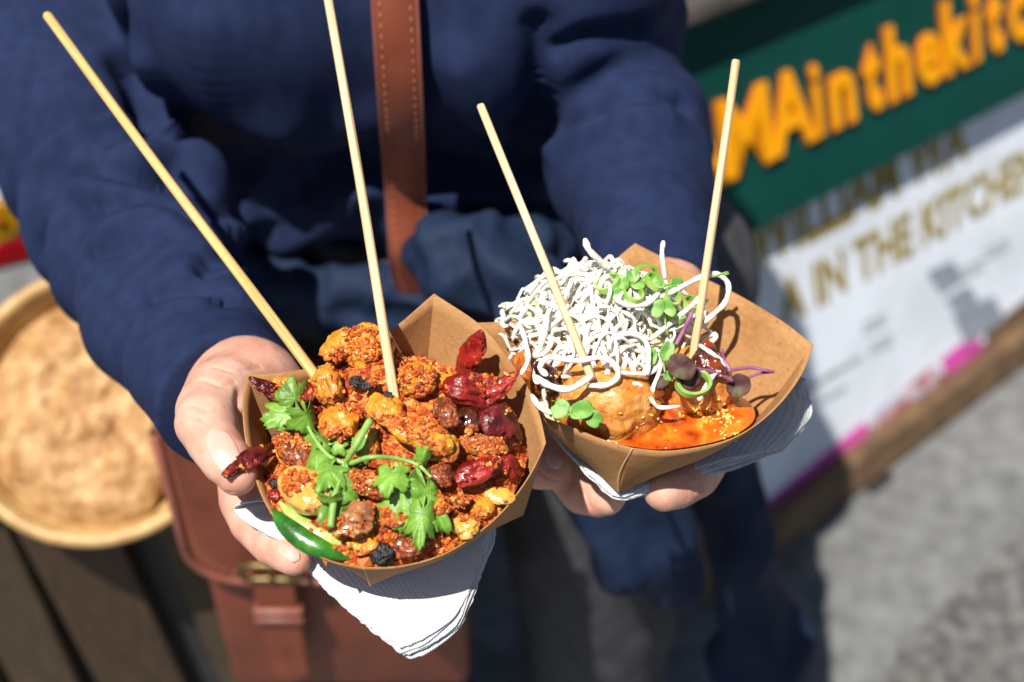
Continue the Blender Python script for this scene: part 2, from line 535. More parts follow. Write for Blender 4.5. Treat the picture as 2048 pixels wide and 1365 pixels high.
M['cabbage'] = mat('pale_shreds', [(0.62, 0.62, 0.30), (0.74, 0.72, 0.46)], 0.5, 150)
M['micro'] = mat('microgreen_leaf', [(0.10, 0.26, 0.035), (0.17, 0.36, 0.065), (0.26, 0.45, 0.12)], 0.42, 140, 0.4, 400, bdist=0.0005)
M['purple_leaf'] = mat('purple_leaf', [(0.04, 0.014, 0.018), (0.085, 0.04, 0.034), (0.12, 0.11, 0.06)], 0.7, 130, 0.3, 400, bdist=0.0005, spec=0.15)
M['purple_stem'] = mat('purple_stem', [(0.22, 0.06, 0.16), (0.36, 0.14, 0.26)], 0.35, 100, sss=0.2, sssr=(1, .3, .8))
M['rattan'] = mat('basket_cane', [(0.40, 0.235, 0.08), (0.54, 0.35, 0.14)], 0.5, 60, 0.4, 200, bdist=0.001)
M['cracker'] = mat('puffed_cracker', [(0.27, 0.12, 0.034), (0.41, 0.225, 0.082), (0.56, 0.37, 0.18)], 0.6, 55, 0.9, 140, bdist=0.004, contrast=(0.3, 0.68), detail=6)
M['plank'] = mat('dark_plank', [(0.036, 0.019, 0.008), (0.072, 0.040, 0.019)], 0.7, 40, 0.5, 80, stretch=(8, 8, 0.6), bdist=0.002)
M['plank_pale'] = mat('weathered_plank', [(0.044, 0.027, 0.012), (0.085, 0.055, 0.028)], 0.75, 40, 0.5, 80, stretch=(8, 8, 0.6), bdist=0.002)
M['asphalt'] = mat('asphalt', [(0.10, 0.102, 0.10), (0.15, 0.153, 0.152), (0.20, 0.205, 0.203)], 0.85, 30, 0.6, 260, detail=9, bdist=0.004, contrast=(0.3, 0.7))
M['mottled_ground'] = mat('mottled_ground', [(0.045, 0.045, 0.043), (0.10, 0.10, 0.095), (0.18, 0.18, 0.17)], 0.9, 45, 0.9, 120, detail=6, bdist=0.008, contrast=(0.3, 0.7))
M['green'] = mat('green_panel', [(0.002, 0.046, 0.037), (0.003, 0.060, 0.048)], 0.6, 6, spec=0.12)
M['orange'] = mat('orange_letter', [(0.86, 0.33, 0.002), (0.90, 0.38, 0.003)], 0.6, 12, spec=0.15)
M['orange_dark'] = mat('orange_letter_edge', [(0.50, 0.09, 0.002), (0.56, 0.11, 0.003)], 0.5, 12)
M['white_panel'] = mat('white_panel', [(0.70, 0.75, 0.83), (0.74, 0.79, 0.87)], 0.45, 5, spec=0.4)
M['gold'] = mat('gold_print', [(0.24, 0.17, 0.02), (0.32, 0.24, 0.035)], 0.5, 20)
M['grey_print'] = mat('grey_print', [(0.22, 0.25, 0.30), (0.28, 0.31, 0.36)], 0.5, 20)
M['pale_print'] = mat('pale_grey_print', [(0.36, 0.39, 0.42), (0.4, 0.43, 0.46)], 0.5, 20)
M['magenta'] = mat('magenta_print', [(0.55, 0.05, 0.32), (0.68, 0.09, 0.42)], 0.5, 15)
M['print_mix'] = mat('print_mix', [(0.30, 0.30, 0.55), (0.6, 0.55, 0.58), (0.50, 0.12, 0.14), (0.12, 0.13, 0.2)], 0.5, 30, contrast=(0.35, 0.65))
M['olive'] = mat('olive_print', [(0.16, 0.20, 0.04), (0.22, 0.25, 0.05)], 0.5, 15)
M['frame_wood'] = mat('frame_wood', [(0.085, 0.048, 0.022), (0.17, 0.10, 0.05)], 0.7, 24, 0.4, 60, bdist=0.002)
M['grey_wood'] = mat('grey_wood', [(0.035, 0.030, 0.024), (0.075, 0.065, 0.052)], 0.75, 24, 0.4, 60, bdist=0.002)
M['stall_dark'] = mat('dark_stall', [(0.012, 0.012, 0.013), (0.03, 0.03, 0.03)], 0.6, 5)
M['banner_white'] = mat('banner_white', [(0.52, 0.48, 0.47), (0.58, 0.55, 0.54)], 0.5, 8)
M['banner_red'] = mat('banner_red', [(0.55, 0.006, 0.012), (0.62, 0.01, 0.02)], 0.5, 8)
M['banner_yellow'] = mat('banner_yellow', [(0.72, 0.36, 0.005), (0.78, 0.42, 0.01)], 0.5, 8)

def stain(m, scale, dark, lo, hi):
    nt = m.node_tree; b = nt.nodes['Principled BSDF']
    src = b.inputs['Base Color'].links[0].from_socket
    tc = nt.nodes.new('ShaderNodeTexCoord')
    n = nt.nodes.new('ShaderNodeTexNoise'); n.inputs['Scale'].default_value = scale; n.inputs['Detail'].default_value = 6
    nt.links.new(tc.outputs['Object'], n.inputs['Vector'])
    r = nt.nodes.new('ShaderNodeValToRGB'); e = r.color_ramp.elements
    e[0].position, e[1].position = lo, hi
    e[0].color = (*dark, 1); e[1].color = (1, 1, 1, 1)
    nt.links.new(n.outputs['Fac'], r.inputs[0])
    mx = nt.nodes.new('ShaderNodeMix'); mx.data_type = 'RGBA'; mx.blend_type = 'MULTIPLY'; mx.inputs[0].default_value = 1
    nt.links.new(src, mx.inputs[6]); nt.links.new(r.outputs[0], mx.inputs[7])
    nt.links.new(mx.outputs[2], b.inputs['Base Color'])
stain(M['kraft'], 26, (.82, .74, .64), .34, .52)
stain(M['kraft'], 420, (.70, .60, .48), .30, .36)
stain(M['asphalt'], 2.2, (.72, .72, .73), .38, .6)
stain(M['white_panel'], 9, (.86, .86, .85), .36, .55)
stain(M['skin'], 18, (1.0, .84, .80), .38, .56)

def napkin_mat():
    m, nt, b = nt_mat('napkin_paper')
    L = nt.links.new
    b.inputs['Base Color'].default_value = (0.58, 0.585, 0.61, 1)
    b.inputs['Roughness'].default_value = 0.85
    b.inputs['Specular IOR Level'].default_value = 0.2
    uv = nt.nodes.new('ShaderNodeAttribute'); uv.attribute_name = 'uvw'
    w = nt.nodes.new('ShaderNodeTexWave'); w.wave_type = 'BANDS'; w.bands_direction = 'Y'
    w.inputs['Scale'].default_value = 21; w.inputs['Distortion'].default_value = 1.2; w.inputs['Detail'].default_value = 1
    w.inputs['Detail Scale'].default_value = 3
    w2 = nt.nodes.new('ShaderNodeTexWave'); w2.wave_type = 'BANDS'; w2.bands_direction = 'X'
    w2.inputs['Scale'].default_value = 11; w2.inputs['Distortion'].default_value = 1.0
    L(uv.outputs['Vector'], w.inputs['Vector']); L(uv.outputs['Vector'], w2.inputs['Vector'])
    mx = nt.nodes.new('ShaderNodeMath'); mx.operation = 'MULTIPLY'
    L(w.outputs['Fac'], mx.inputs[0]); L(w2.outputs['Fac'], mx.inputs[1])
    bp = nt.nodes.new('ShaderNodeBump'); bp.inputs['Strength'].default_value = 0.7; bp.inputs['Distance'].default_value = 0.0004
    L(mx.outputs[0], bp.inputs['Height']); L(bp.outputs[0], b.inputs['Normal'])
    return m
M['napkin'] = napkin_mat()

# ------------------------------------------------------------------ ground
def ground_sheet(name, x0, x1, y0, y1, z, m, n=2):
    V = [(x0 + (x1 - x0) * i / (n - 1), y0 + (y1 - y0) * j / (n - 1), z) for i in range(n) for j in range(n)]
    o = mesh_obj(name, V, [tuple(reversed(f)) for f in grid_faces(n, n)], m, origin=Vector((0, 0, 0)), smooth=False)
    return tag(o, kind='structure')
ground_sheet('ground', -60, 60, -40, 90, 0.0, M['asphalt'])
# a darker mottled strip with coarser bumps along the front of the asphalt
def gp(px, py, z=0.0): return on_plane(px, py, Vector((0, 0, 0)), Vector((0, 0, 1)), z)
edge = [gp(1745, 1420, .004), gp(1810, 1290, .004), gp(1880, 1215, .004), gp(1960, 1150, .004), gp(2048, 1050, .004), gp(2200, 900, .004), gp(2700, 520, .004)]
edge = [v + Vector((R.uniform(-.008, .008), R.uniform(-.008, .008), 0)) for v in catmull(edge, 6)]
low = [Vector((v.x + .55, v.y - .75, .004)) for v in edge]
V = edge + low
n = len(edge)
tag(mesh_obj('ground_strip', V, [(i, i + n, i + 1 + n, i + 1) for i in range(n - 1)], M['mottled_ground'], origin=Vector((0, 0, 0)), smooth=False), kind='structure')

# ------------------------------------------------------------------ leaning menu board and the green sign above it
BA, BB = gp(1530, 1085), gp(2048, 695)
bd = (BB - BA).normalized()
TH = math.radians(22)
bnh = Vector((bd.y, -bd.x, 0))
bu = -bnh * math.sin(TH) + Vector((0, 0, math.cos(TH)))
bN = bd.cross(bu).normalized()
def bpt(s, t, o=0.0): return BA + bd * s + bu * t + bN * o
def bst(px, py, o=0.0):
    q = on_plane(px, py, BA, bN, o) - BA
    return q.dot(bd), q.dot(bu)
def slab(name, m, quad, depth, parent, front=0.0, bev=0.003):
    """a board with the four (s, t) corners `quad` whose front face is `front` ahead of the board plane"""
    f = [bpt(s, t, front) for s, t in quad]
    b = [bpt(s, t, front - depth) for s, t in quad]
    bm = bmesh.new()
    vs = [bm.verts.new(v) for v in f + b]
    for q in ((0, 1, 2, 3), (7, 6, 5, 4), (0, 4, 5, 1), (1, 5, 6, 2), (2, 6, 7, 3), (3, 7, 4, 0)): bm.faces.new([vs[i] for i in q])
    if bev: bmesh.ops.bevel(bm, geom=bm.edges[:], offset=bev, segments=1, affect='EDGES')
    bm.verts.index_update()
    V = [v.co.copy() for v in bm.verts]; F = [tuple(v.index for v in g.verts) for g in bm.faces]
    bm.free()
    return mesh_obj(name, V, F, m, parent, smooth=False)
S0, S1 = -0.10, 1.35
SL = -0.068                                        # the sign hangs slightly askew on the board
def ln(t0, s): return t0 + SL * s
menu = thing('menu_board', bpt(0.5, 0.0), 'white menu board with gold printing and magenta strip in a brown wooden frame', 'menu board')
slab('panel', M['white_panel'], [(S0, .055), (S1, .055), (S1, ln(.58, S1)), (S0, ln(.58, S0))], .012, menu, 0.0)
slab('bottom_rail', M['frame_wood'], [(S0, -.004), (S1, -.004), (S1, .05), (S0, .05)], .06, menu, 0.03, .004)
for s in (S0 - .05, S1 + .005):
    slab('frame_post', M['frame_wood'], [(s, -.004), (s + .045, -.004), (s + .045, .82), (s, .82)], .05, menu, 0.025, .004)
for s in (0.18, 0.86):
    slab('foot', M['stall_dark'], [(s, -.03), (s + .05, -.03), (s + .05, -.006), (s, -.006)], .09, menu, .04, .003)
def board_text(name, txt, s, t, h, w, m, parent, o=0.001, ext=0.0006, rot=0.0, off=0.0):
    cu = bpy.data.curves.new(name, 'FONT')
    cu.body = txt
    cu.extrude = ext
    cu.offset = off
    cu.resolution_u = 3
    cu.materials.append(m)
    ob = bpy.data.objects.new(name, cu)
    COL.objects.link(ob)
    cr, sr = math.cos(rot), math.sin(rot)
    x = bd * cr + bu * sr; y = -bd * sr + bu * cr
    mw = Matrix((x, y, bN)).transposed().to_4x4() @ Matrix.Diagonal((w, h, 1, 1))
    bpy.context.view_layer.update()
    me = bpy.data.meshes.new_from_object(ob)
    bpy.data.objects.remove(ob)
    V = [mw @ v.co + bpt(s, t, o) for v in me.vertices]
    F = [tuple(p.vertices) for p in me.polygons]
    bpy.data.meshes.remove(me)
    return mesh_obj(name, V, F, m, parent, smooth=False)
rot = math.atan(SL)
s0, t0 = bst(1452, 575)
board_text('gold_lettering', 'AWILLIAM WA', s0, t0 + .004, .108, .074, M['gold'], menu, rot=rot, off=.03)
s0, t0 = bst(1566, 655)
board_text('gold_lettering', 'A IN THE KITCHEN', s0, t0 + .004, .088, .066, M['gold'], menu, rot=rot, off=.03)
def patch(name, m, pxs, o=0.0012):
    V = [bpt(*bst(x, y), o) for x, y in pxs]
    b = [bpt(*bst(x, y), o - .0008) for x, y in pxs]
    k = len(V)
    F = [tuple(range(k)), tuple(range(2 * k - 1, k - 1, -1))] + [(i, i + k, (i + 1) % k + k, (i + 1) % k) for i in range(k)]
    return mesh_obj(name, V + b, F, m, menu, smooth=False)
patch('printed_strip', M['magenta'], [(1548, 1030), (1535, 1000), (1728, 842), (1742, 872)])
patch('printed_strip', M['magenta'], [(1893, 752), (1880, 720), (1950, 665), (1966, 695)])
patch('printed_strip', M['print_mix'], [(1750, 866), (1738, 834), (1868, 728), (1884, 758)])
patch('printed_strip', M['olive'], [(1530, 1046), (1518, 1014), (1532, 1002), (1545, 1034)])
patch('printed_strip', M['frame_wood'], [(1975, 688), (1968, 664), (2100, 560), (2110, 590)])
for q in ([(1852, 545), (1905, 520), (1925, 560), (1880, 590)], [(1890, 600), (1935, 570), (1955, 600), (1915, 630)]):
    patch('printed_picture', M['grey_print'], q)
patch('printed_picture', M['grey_print'], [(1905, 630), (1985, 590), (2010, 640), (1930, 690)], .0016)
for x, y in ((1745, 650), (1758, 690), (1990, 500), (1940, 540)):
    for k in range(2):
        patch('small_print', M['pale_print'], [(x - 22, y + 14 - 16 * k), (x + 26, y - 10 - 16 * k), (x + 28, y - 2 - 16 * k), (x - 20, y + 22 - 16 * k)])
for x, y in ((1640, 760), (1660, 790), (1690, 730)):
    patch('small_print', M['pale_print'], [(x - 40, y + 20), (x + 30, y - 22), (x + 34, y - 12), (x - 36, y + 30)])

sign = thing('shop_sign', bpt(0.5, ln(.46, .5)), 'dark green shop sign with fat orange lettering mounted above the white menu board', 'sign')
slab('panel', M['green'], [(S0, ln(.468, S0)), (S1, ln(.468, S1)), (S1, ln(.76, S1)), (S0, ln(.76, S0))], .030, sign, .034, .003)
slab('top_rail', M['grey_wood'], [(S0 - .05, ln(.763, S0)), (S1 + .05, ln(.763, S1)), (S1 + .05, ln(.785, S1)), (S0 - .05, ln(.785, S0))], .085, sign, .072, .004)
def letter(ch, px, py, wd, h=.091):
    s, t = bst(px, py, .036)
    base = ln(.556, s)
    a = board_text('letter', ch, s - wd * .5 + .013, base, h * 1.48, wd * 1.55, M['orange_dark'], sign, o=.037, ext=.003, rot=rot, off=.036)
    board_text('letter_face', ch, s - wd * .5 + .0118, base + .0020, h * 1.48, wd * 1.55, M['orange'], a, o=.0415, ext=.001, rot=rot, off=.026)
for ch, px, py, wd in (('M', 1300, 330, .08), ('A', 1366, 292, .070), ('M', 1450, 222, .079), ('A', 1548, 165, .068), ('i', 1618, 120, .048), ('n', 1662, 120, .066),
                       ('t', 1727, 78, .05), ('h', 1775, 55, .064), ('e', 1838, 40, .064), ('k', 1888, 8, .064), ('i', 1942, -10, .05), ('t', 1975, -40, .05),
                       ('c', 2022, -60, .062), ('h', 2075, -90, .064), ('e', 2130, -100, .064), ('n', 2185, -120, .064))[1:]:
    letter(ch, px, py, wd)

# dark market stall behind the signs
sc_ = bpt(.6, 0) - bnh * .85
stall = thing('market_stall', (sc_.x, sc_.y, 0), 'black market stall standing in shade behind the green sign', 'market stall')
V, F = box_geo((sc_.x, sc_.y, .50), bd, -bnh, (0, 0, 1), 1.9, .5, 1.0, .01)
mesh_obj('counter', V, F, M['stall_dark'], stall, smooth=False)
V, F = box_geo(sc_ + bnh * .02 + Vector((0, 0, 1.02)), bd, -bnh, (0, 0, 1), 2.0, .62, .04, .01)
mesh_obj('counter_top', V, F, M['stall_dark'], stall, smooth=False)

# ------------------------------------------------------------------ wooden crate, basket of cracker, banner on the left
CY = 0.74
def cpt(px, py, off=0.0): return on_plane(px, py, Vector((0, CY, 0)), Vector((0, -1, 0)), off)
crate = thing('wooden_crate', (-.42, CY + .25, 0), 'dark brown plank crate standing under the round basket', 'crate')
def plank(px0, px1, py, m, parent, lean=0.0, top=.66, dep=.018, off=0.0):
    a, b = cpt(px0, py), cpt(px1, py)
    V = []
    for o in (off, off - dep):
        V += [Vector((a.x, CY - o, top)), Vector((b.x, CY - o, top)), Vector((b.x + lean, CY - o, 0.0)), Vector((a.x + lean, CY - o, 0.0))]
    bm = bmesh.new()
    vs = [bm.verts.new(v) for v in V]
    for q in ((0, 1, 2, 3), (7, 6, 5, 4), (0, 4, 5, 1), (1, 5, 6, 2), (2, 6, 7, 3), (3, 7, 4, 0)): bm.faces.new([vs[i] for i in q])
    bmesh.ops.recalc_face_normals(bm, faces=bm.faces)
    bmesh.ops.bevel(bm, geom=bm.edges[:], offset=.002, segments=1, affect='EDGES')
    bm.verts.index_update()
    V = [v.co.copy() for v in bm.verts]; F = [tuple(v.index for v in g.verts) for g in bm.faces]
    bm.free()
    return mesh_obj('plank', V, F, m, parent, smooth=False)
for x0, x1, mm, le in ((-420, -270, 'plank', 0.0), (-262, -130, 'plank_pale', 0.0), (-122, 30, 'plank_pale', 0.02), (38, 235, 'plank', .055), (318, 412, 'plank_pale', .055), (420, 560, 'plank', .05)):
    plank(x0, x1, 1100, M[mm], crate, le)
V, F = box_geo((-.42, CY + .115, .33), (1, 0, 0), (0, 1, 0), (0, 0, 1), .70, .19, .66, .004)
mesh_obj('crate_body', V, F, M['stall_dark'], crate, smooth=False)
V, F = box_geo((-.42, CY + .105, .672), (1, 0, 0), (0, 1, 0), (0, 0, 1), .74, .23, .02, .004)
mesh_obj('crate_top', V, F, M['plank'], crate, smooth=False)

BO = P(196, 806, 1.16)
BNv = Vector((0.02, -0.50, 0.86)).normalized()
bx = Vector((1, 0, 0)); bx = (bx - BNv * bx.dot(BNv)).normalized(); by = BNv.cross(bx)
BR = 0.112
bask = thing('basket', BO - BNv * .03, 'round shallow cane basket holding a puffed tan cracker on the crate', 'basket')
def bring(rad, h, tr, ns=10): return tube_geo([BO + bx * (math.cos(a) * rad) + by * (math.sin(a) * rad) + BNv * h for a in np.linspace(0, 2 * math.pi, 73)[:-1]], tr, ns, closed=True)
V, F = bring(BR, 0.0, .0062); mesh_obj('rim', V, F, M['rattan'], bask)
V, F = bring(BR - .006, -.010, .0035); mesh_obj('inner_hoop', V, F, M['rattan'], bask)
mb = MB()
prof = [(BR + .002, 0), (BR - .004, -.02), (BR - .02, -.038), (.0001, -.042), (.0001, -.036), (BR - .024, -.032), (BR - .009, -.018), (BR - .006, 0)]
ns = 72
V = [BO + bx * (math.cos(2 * math.pi * k / ns) * r_) + by * (math.sin(2 * math.pi * k / ns) * r_) + BNv * h_ for r_, h_ in prof for k in range(ns)]
F = [(i * ns + k, i * ns + (k + 1) % ns, (i + 1) * ns + (k + 1) % ns, (i + 1) * ns + k) for i in range(len(prof) - 1) for k in range(ns)]
mesh_obj('bowl', V, F, M['rattan'], bask)
# prop that carries the tilted basket
V, F = box_geo(BO - BNv * .045 + Vector((0, .075, -.03)), (1, 0, 0), (0, 1, 0), (0, 0, 1), .12, .05, max(.04, 2 * (BO.z - .735)), .004)
tag(mesh_obj('wooden_block', V, F, M['plank'], smooth=False), 'dark wooden block propping up the back of the round basket', 'block')
# puffed cracker filling the basket: flat on its right where it has been broken
n1, n2 = 130, 120
V, keep = [], []
for i in range(n1):
    for j in range(n2):
        a, r_ = 2 * math.pi * i / n1, (j / (n2 - 1)) ** .8
        rr = r_ * (BR - .008)
        x, y = math.cos(a) * rr, math.sin(a) * rr
        x = min(x, .050 + .004 * math.sin(y * 90))
        V.append((x, y, r_))
A = np.array(V)
hh = .014 * (1 - A[:, 2] ** 4) + .007 * fbm(np.c_[A[:, :2], 0 * A[:, 0]], 55, 3, 4) * (1 - A[:, 2] ** 6) - .012 - .02 * A[:, 2] ** 8
W = np.array(BO) + A[:, :1] * np.array(bx) + A[:, 1:2] * np.array(by) + hh[:, None] * np.array(BNv)
F = [(i * n2 + j, ((i + 1) % n1) * n2 + j, ((i + 1) % n1) * n2 + j + 1, i * n2 + j + 1) for i in range(n1) for j in range(n2 - 1)]
tag(mesh_obj('cracker', W, F, M['cracker']), 'big puffed tan cracker with a bumpy surface lying in the round basket', 'cracker')

ban = thing('banner', (-.75, 1.55, 0), 'white stall banner with a yellow disc and a red stripe at the far left edge', 'banner')
bq = [P(-260, 400, 1.55), P(90, 320, 1.62)]
bd2 = (bq[1] - bq[0]); bd2.z = 0; bd2.normalize()
bn2 = Vector((bd2.y, -bd2.x, 0))
BO2 = P(10, 470, 1.6)
def npt(px, py, o=0.0): return on_plane(px, py, BO2, bn2, o)
def npatch(name, m, pxs, o, th=.004):
    V = [npt(x, y, o) for x, y in pxs]
    k = len(V)
    b = [v - bn2 * th for v in V]
    F = [tuple(range(k)), tuple(range(2 * k - 1, k - 1, -1))] + [(i, i + k, (i + 1) % k + k, (i + 1) % k) for i in range(k)]
    return mesh_obj(name, V + b, F, m, ban, smooth=False)
npatch('cloth', M['banner_white'], [(-420, 640), (130, 510), (130, 370), (-420, 470)], 0.0, .01)
npatch('red_stripe', M['banner_red'], [(-420, 650), (-420, 615), (130, 455), (130, 497)], .004)
npatch('yellow_disc', M['banner_yellow'], [(2 + 36 * math.cos(a), 446 + 36 * math.sin(a)) for a in np.linspace(2 * math.pi, 0, 33)[:-1]], .004)
npatch('disc_centre', M['orange_dark'], [(0 + 9 * math.cos(a), 448 + 9 * math.sin(a)) for a in np.linspace(2 * math.pi, 0, 17)[:-1]], .006)
pv = npt(-200, 560)
V, F = tube_geo([Vector((pv.x, pv.y + .03, 0)), Vector((pv.x, pv.y + .03, pv.z + .2))], .015, 10); mesh_obj('pole', V, F, M['grey_wood'], ban)

# ------------------------------------------------------------------ the two paper trays: planes and rims
class Tray: pass
def make_tray(center, d, N, segs, bottom, depth, name, label, seam):
    T = Tray()
    T.O, T.N = P(*center, d), Vector(N).normalized()
    T.pt = lambda px, py, h=0.0: on_plane(px, py, T.O, T.N, h)
    T.x = (CR - T.N * CR.dot(T.N)).normalized(); T.y = T.N.cross(T.x)
    T.uv = lambda p: ((p - T.O).dot(T.x), (p - T.O).dot(T.y), (p - T.O).dot(T.N))
    T.at = lambda u, v, h: T.O + T.x * u + T.y * v + T.N * h
    bot = [T.pt(x, y, -depth) for x, y in bottom]              # front, right, back, left
    T.bottom = bot
    nr, nc = 8, 26
    V, F = [], []
    for k, sg in enumerate(segs):
        rim = resample(catmull([T.pt(*q) for q in sg], 12), nc)
        b0, b1 = bot[k], bot[(k + 1) % 4]
        base = len(V)
        cen = sum(bot, Vector()) / 4
        for i in range(nc):
            lo = b0.lerp(b1, i / (nc - 1))
            for j in range(nr):
                t = j / (nr - 1)
                p = lo.lerp(rim[i], t)
                out = (lo.lerp(rim[i], .5) - T.at(*T.uv(cen)[:2], T.uv(p)[2]))
                out = out - T.N * out.dot(T.N)
                p = p + out.normalized() * (.0022 * math.sin(math.pi * t) * math.sin(math.pi * i / (nc - 1)))
                V.append(p)
        F += [tuple(base + q for q in f) for f in grid_faces(nc, nr)]
        if k == 0: T.seam_top = rim[0]
    base = len(V)
    nb = nc
    for i in range(nb):
        a, b = bot[0].lerp(bot[3], i / (nb - 1)), bot[1].lerp(bot[2], i / (nb - 1))
        for j in range(nb): V.append(a.lerp(b, j / (nb - 1)))
    F += [tuple(base + q for q in f) for f in grid_faces(nb, nb)]
    T.obj = thing('paper_tray', sum(bot, Vector()) / 4, label, 'food tray')
    o = mesh_obj('tray_shell', V, F, M['kraft'], T.obj, sharp=24, solidify=.0006)
    a, b = T.seam_top, bot[0]
    off = (b - C0).normalized() * -.0007
    mid = a.lerp(b, .55) + T.x * seam
    V, F = tube_geo(catmull([a + off, mid + off, b + off], 8), .00028, 6)
    mesh_obj('glued_seam', V, F, M['seam'], T.obj)
    return T

NA = (0.03, -0.30, 0.95)
TA = make_tray((790, 880), .635, NA,
    [[(728, 1136, 0), (800, 1133, 0), (880, 1112, 0), (950, 1071, 0), (1010, 1018, 0), (1060, 950, .001), (1091, 886, .003)],
     [(1091, 886, .003), (1080, 835, .002), (1062, 788, .001), (1034, 742, 0), (965, 655, .002), (868, 588, .006)],
     [(868, 588, .006), (830, 622, .004), (790, 655, .002), (715, 700, 0), (640, 733, 0), (560, 746, .001), (494, 750, .003)],
     [(494, 750, .003), (486, 800, .001), (490, 870, 0), (506, 940, 0), (530, 1005, 0), (565, 1055, 0), (610, 1097, 0), (665, 1124, 0), (728, 1136, 0)]],
    [(740, 1172), (1046, 1030), (850, 778), (548, 915)], .040, 'a',
    'kraft paper tray heaped with orange crumbed bites, red chilies and cilantro', 0.0)
NB = (0.06, -0.10, 0.99)
TB = make_tray((1310, 730), .672, NB,
    [[(1265, 897, 0), (1340, 903, 0), (1440, 886, 0), (1505, 855, 0), (1562, 805, .001), (1605, 745, .002), (1626, 690, .005)],
     [(1626, 690, .005), (1565, 643, .003), (1480, 592, .001), (1390, 548, .001), (1325, 515, .003), (1270, 487, .007)],
     [(1270, 487, .007), (1228, 522, .004), (1185, 562, .002), (1110, 610, 0), (1045, 640, 0), (985, 645, .001), (935, 646, .003)],
     [(935, 646, .003), (975, 715, .001), (1040, 790, 0), (1085, 833, 0), (1130, 850, 0), (1165, 864, 0), (1205, 880, 0), (1265, 897, 0)]],
    [(1237, 986), (1500, 868), (1345, 735), (1080, 830)], .040, 'b',
    'kraft paper tray with fried balls, white noodles and orange sauce, its front in shade', -.0025)
print('tray depths', [(b - C0).dot(CF) for b in TA.bottom], [(b - C0).dot(CF) for b in TB.bottom])

# ------------------------------------------------------------------ person
person = thing('person', (-.08, .88, 0), 'person in a navy sweater holding out a paper tray of food in each hand', 'person')

def hand_mesh(palm, fingers, h, kf=.006):
    lo, hi = chain_box(palm + fingers, .006)
    def fn(p):
        d = None
        for ch in palm:
            e = chain_dist(p, ch)
            d = e if d is None else smin(d, e, .012)
        out = d
        for ch in fingers:
            out = np.minimum(out, smin(d, chain_dist(p, ch), kf))
        return out
    V, F = net_mesh(fn, lo, hi, h)
    V = relax(V, F, 2, .4)
    return V, F

mm = .001
# camera-left hand under the orange tray
hl_palm = [[(P(312, 600, .835), .030), (P(430, 745, .755), .0285), (P(495, 800, .718), .0265), (P(540, 860, .715), .026)],
           [(P(500, 775, .715), .024), (P(455, 800, .69), .021), (P(430, 825, .672), .0175)],
           [(P(500, 830, .715), .024), (P(490, 900, .705), .016)],
           [(P(540, 850, .72), .024), (P(600, 940, .735), .018), (P(640, 960, .74), .016)]]
hl_fing = [[(P(445, 800, .685), .0175), (P(412, 846, .652), .0142), (P(425, 880, .640), .0122), (P(452, 920, .630), .0112), (P(474, 952, .625), .0088)],
           [(P(487, 895, .702), .0140), (P(487, 1000, .688), .0118), (P(505, 1045, .675), .0108), (P(548, 1092, .658), .0098), (P(588, 1116, .648), .0082)],
           [(P(530, 920, .715), .012), (P(545, 1030, .706), .0105), (P(620, 1080, .695), .0098), (P(700, 1075, .69), .008)],
           [(P(570, 930, .725), .012), (P(620, 1030, .722), .0102), (P(700, 1050, .712), .0095), (P(770, 1040, .705), .008)],
           [(P(610, 940, .735), .011), (P(690, 1000, .732), .0092), (P(760, 1000, .722), .0085), (P(815, 985, .715), .007)]]
VL, FL = hand_mesh(hl_palm, hl_fing, .0009)
# camera-right hand under the noodle tray
hr_palm = [[(P(1280, 430, .84), .026), (P(1320, 600, .775), .027), (P(1330, 700, .758), .026), (P(1310, 790, .752), .026)],
           [(P(1330, 720, .758), .024), (P(1220, 830, .752), .020), (P(1150, 850, .748), .0155)],
           [(P(1330, 720, .758), .024), (P(1290, 860, .748), .019)],
           [(P(1340, 730, .758), .024), (P(1395, 850, .742), .018)]]
hr_fing = [[(P(1385, 830, .744), .0175), (P(1410, 912, .722), .0130), (P(1392, 950, .706), .0118), (P(1352, 972, .694), .0114), (P(1328, 982, .689), .0100)],
           [(P(1235, 850, .750), .0125), (P(1120, 925, .742), .0118), (P(1165, 985, .726), .0112), (P(1195, 992, .718), .0108), (P(1213, 992, .714), .0098)],
           [(P(1180, 840, .750), .0125), (P(1075, 890, .745), .0112), (P(1080, 938, .728), .0106), (P(1112, 945, .722), .0088)],
           [(P(1150, 830, .752), .012), (P(1050, 860, .748), .0105), (P(1040, 900, .735), .0098), (P(1070, 915, .728), .008)],
           [(P(1140, 800, .755), .011), (P(1040, 820, .752), .0092), (P(1020, 850, .742), .0085), (P(1040, 865, .735), .007)]]
VR, FR = hand_mesh(hr_palm, hr_fing, .0009)
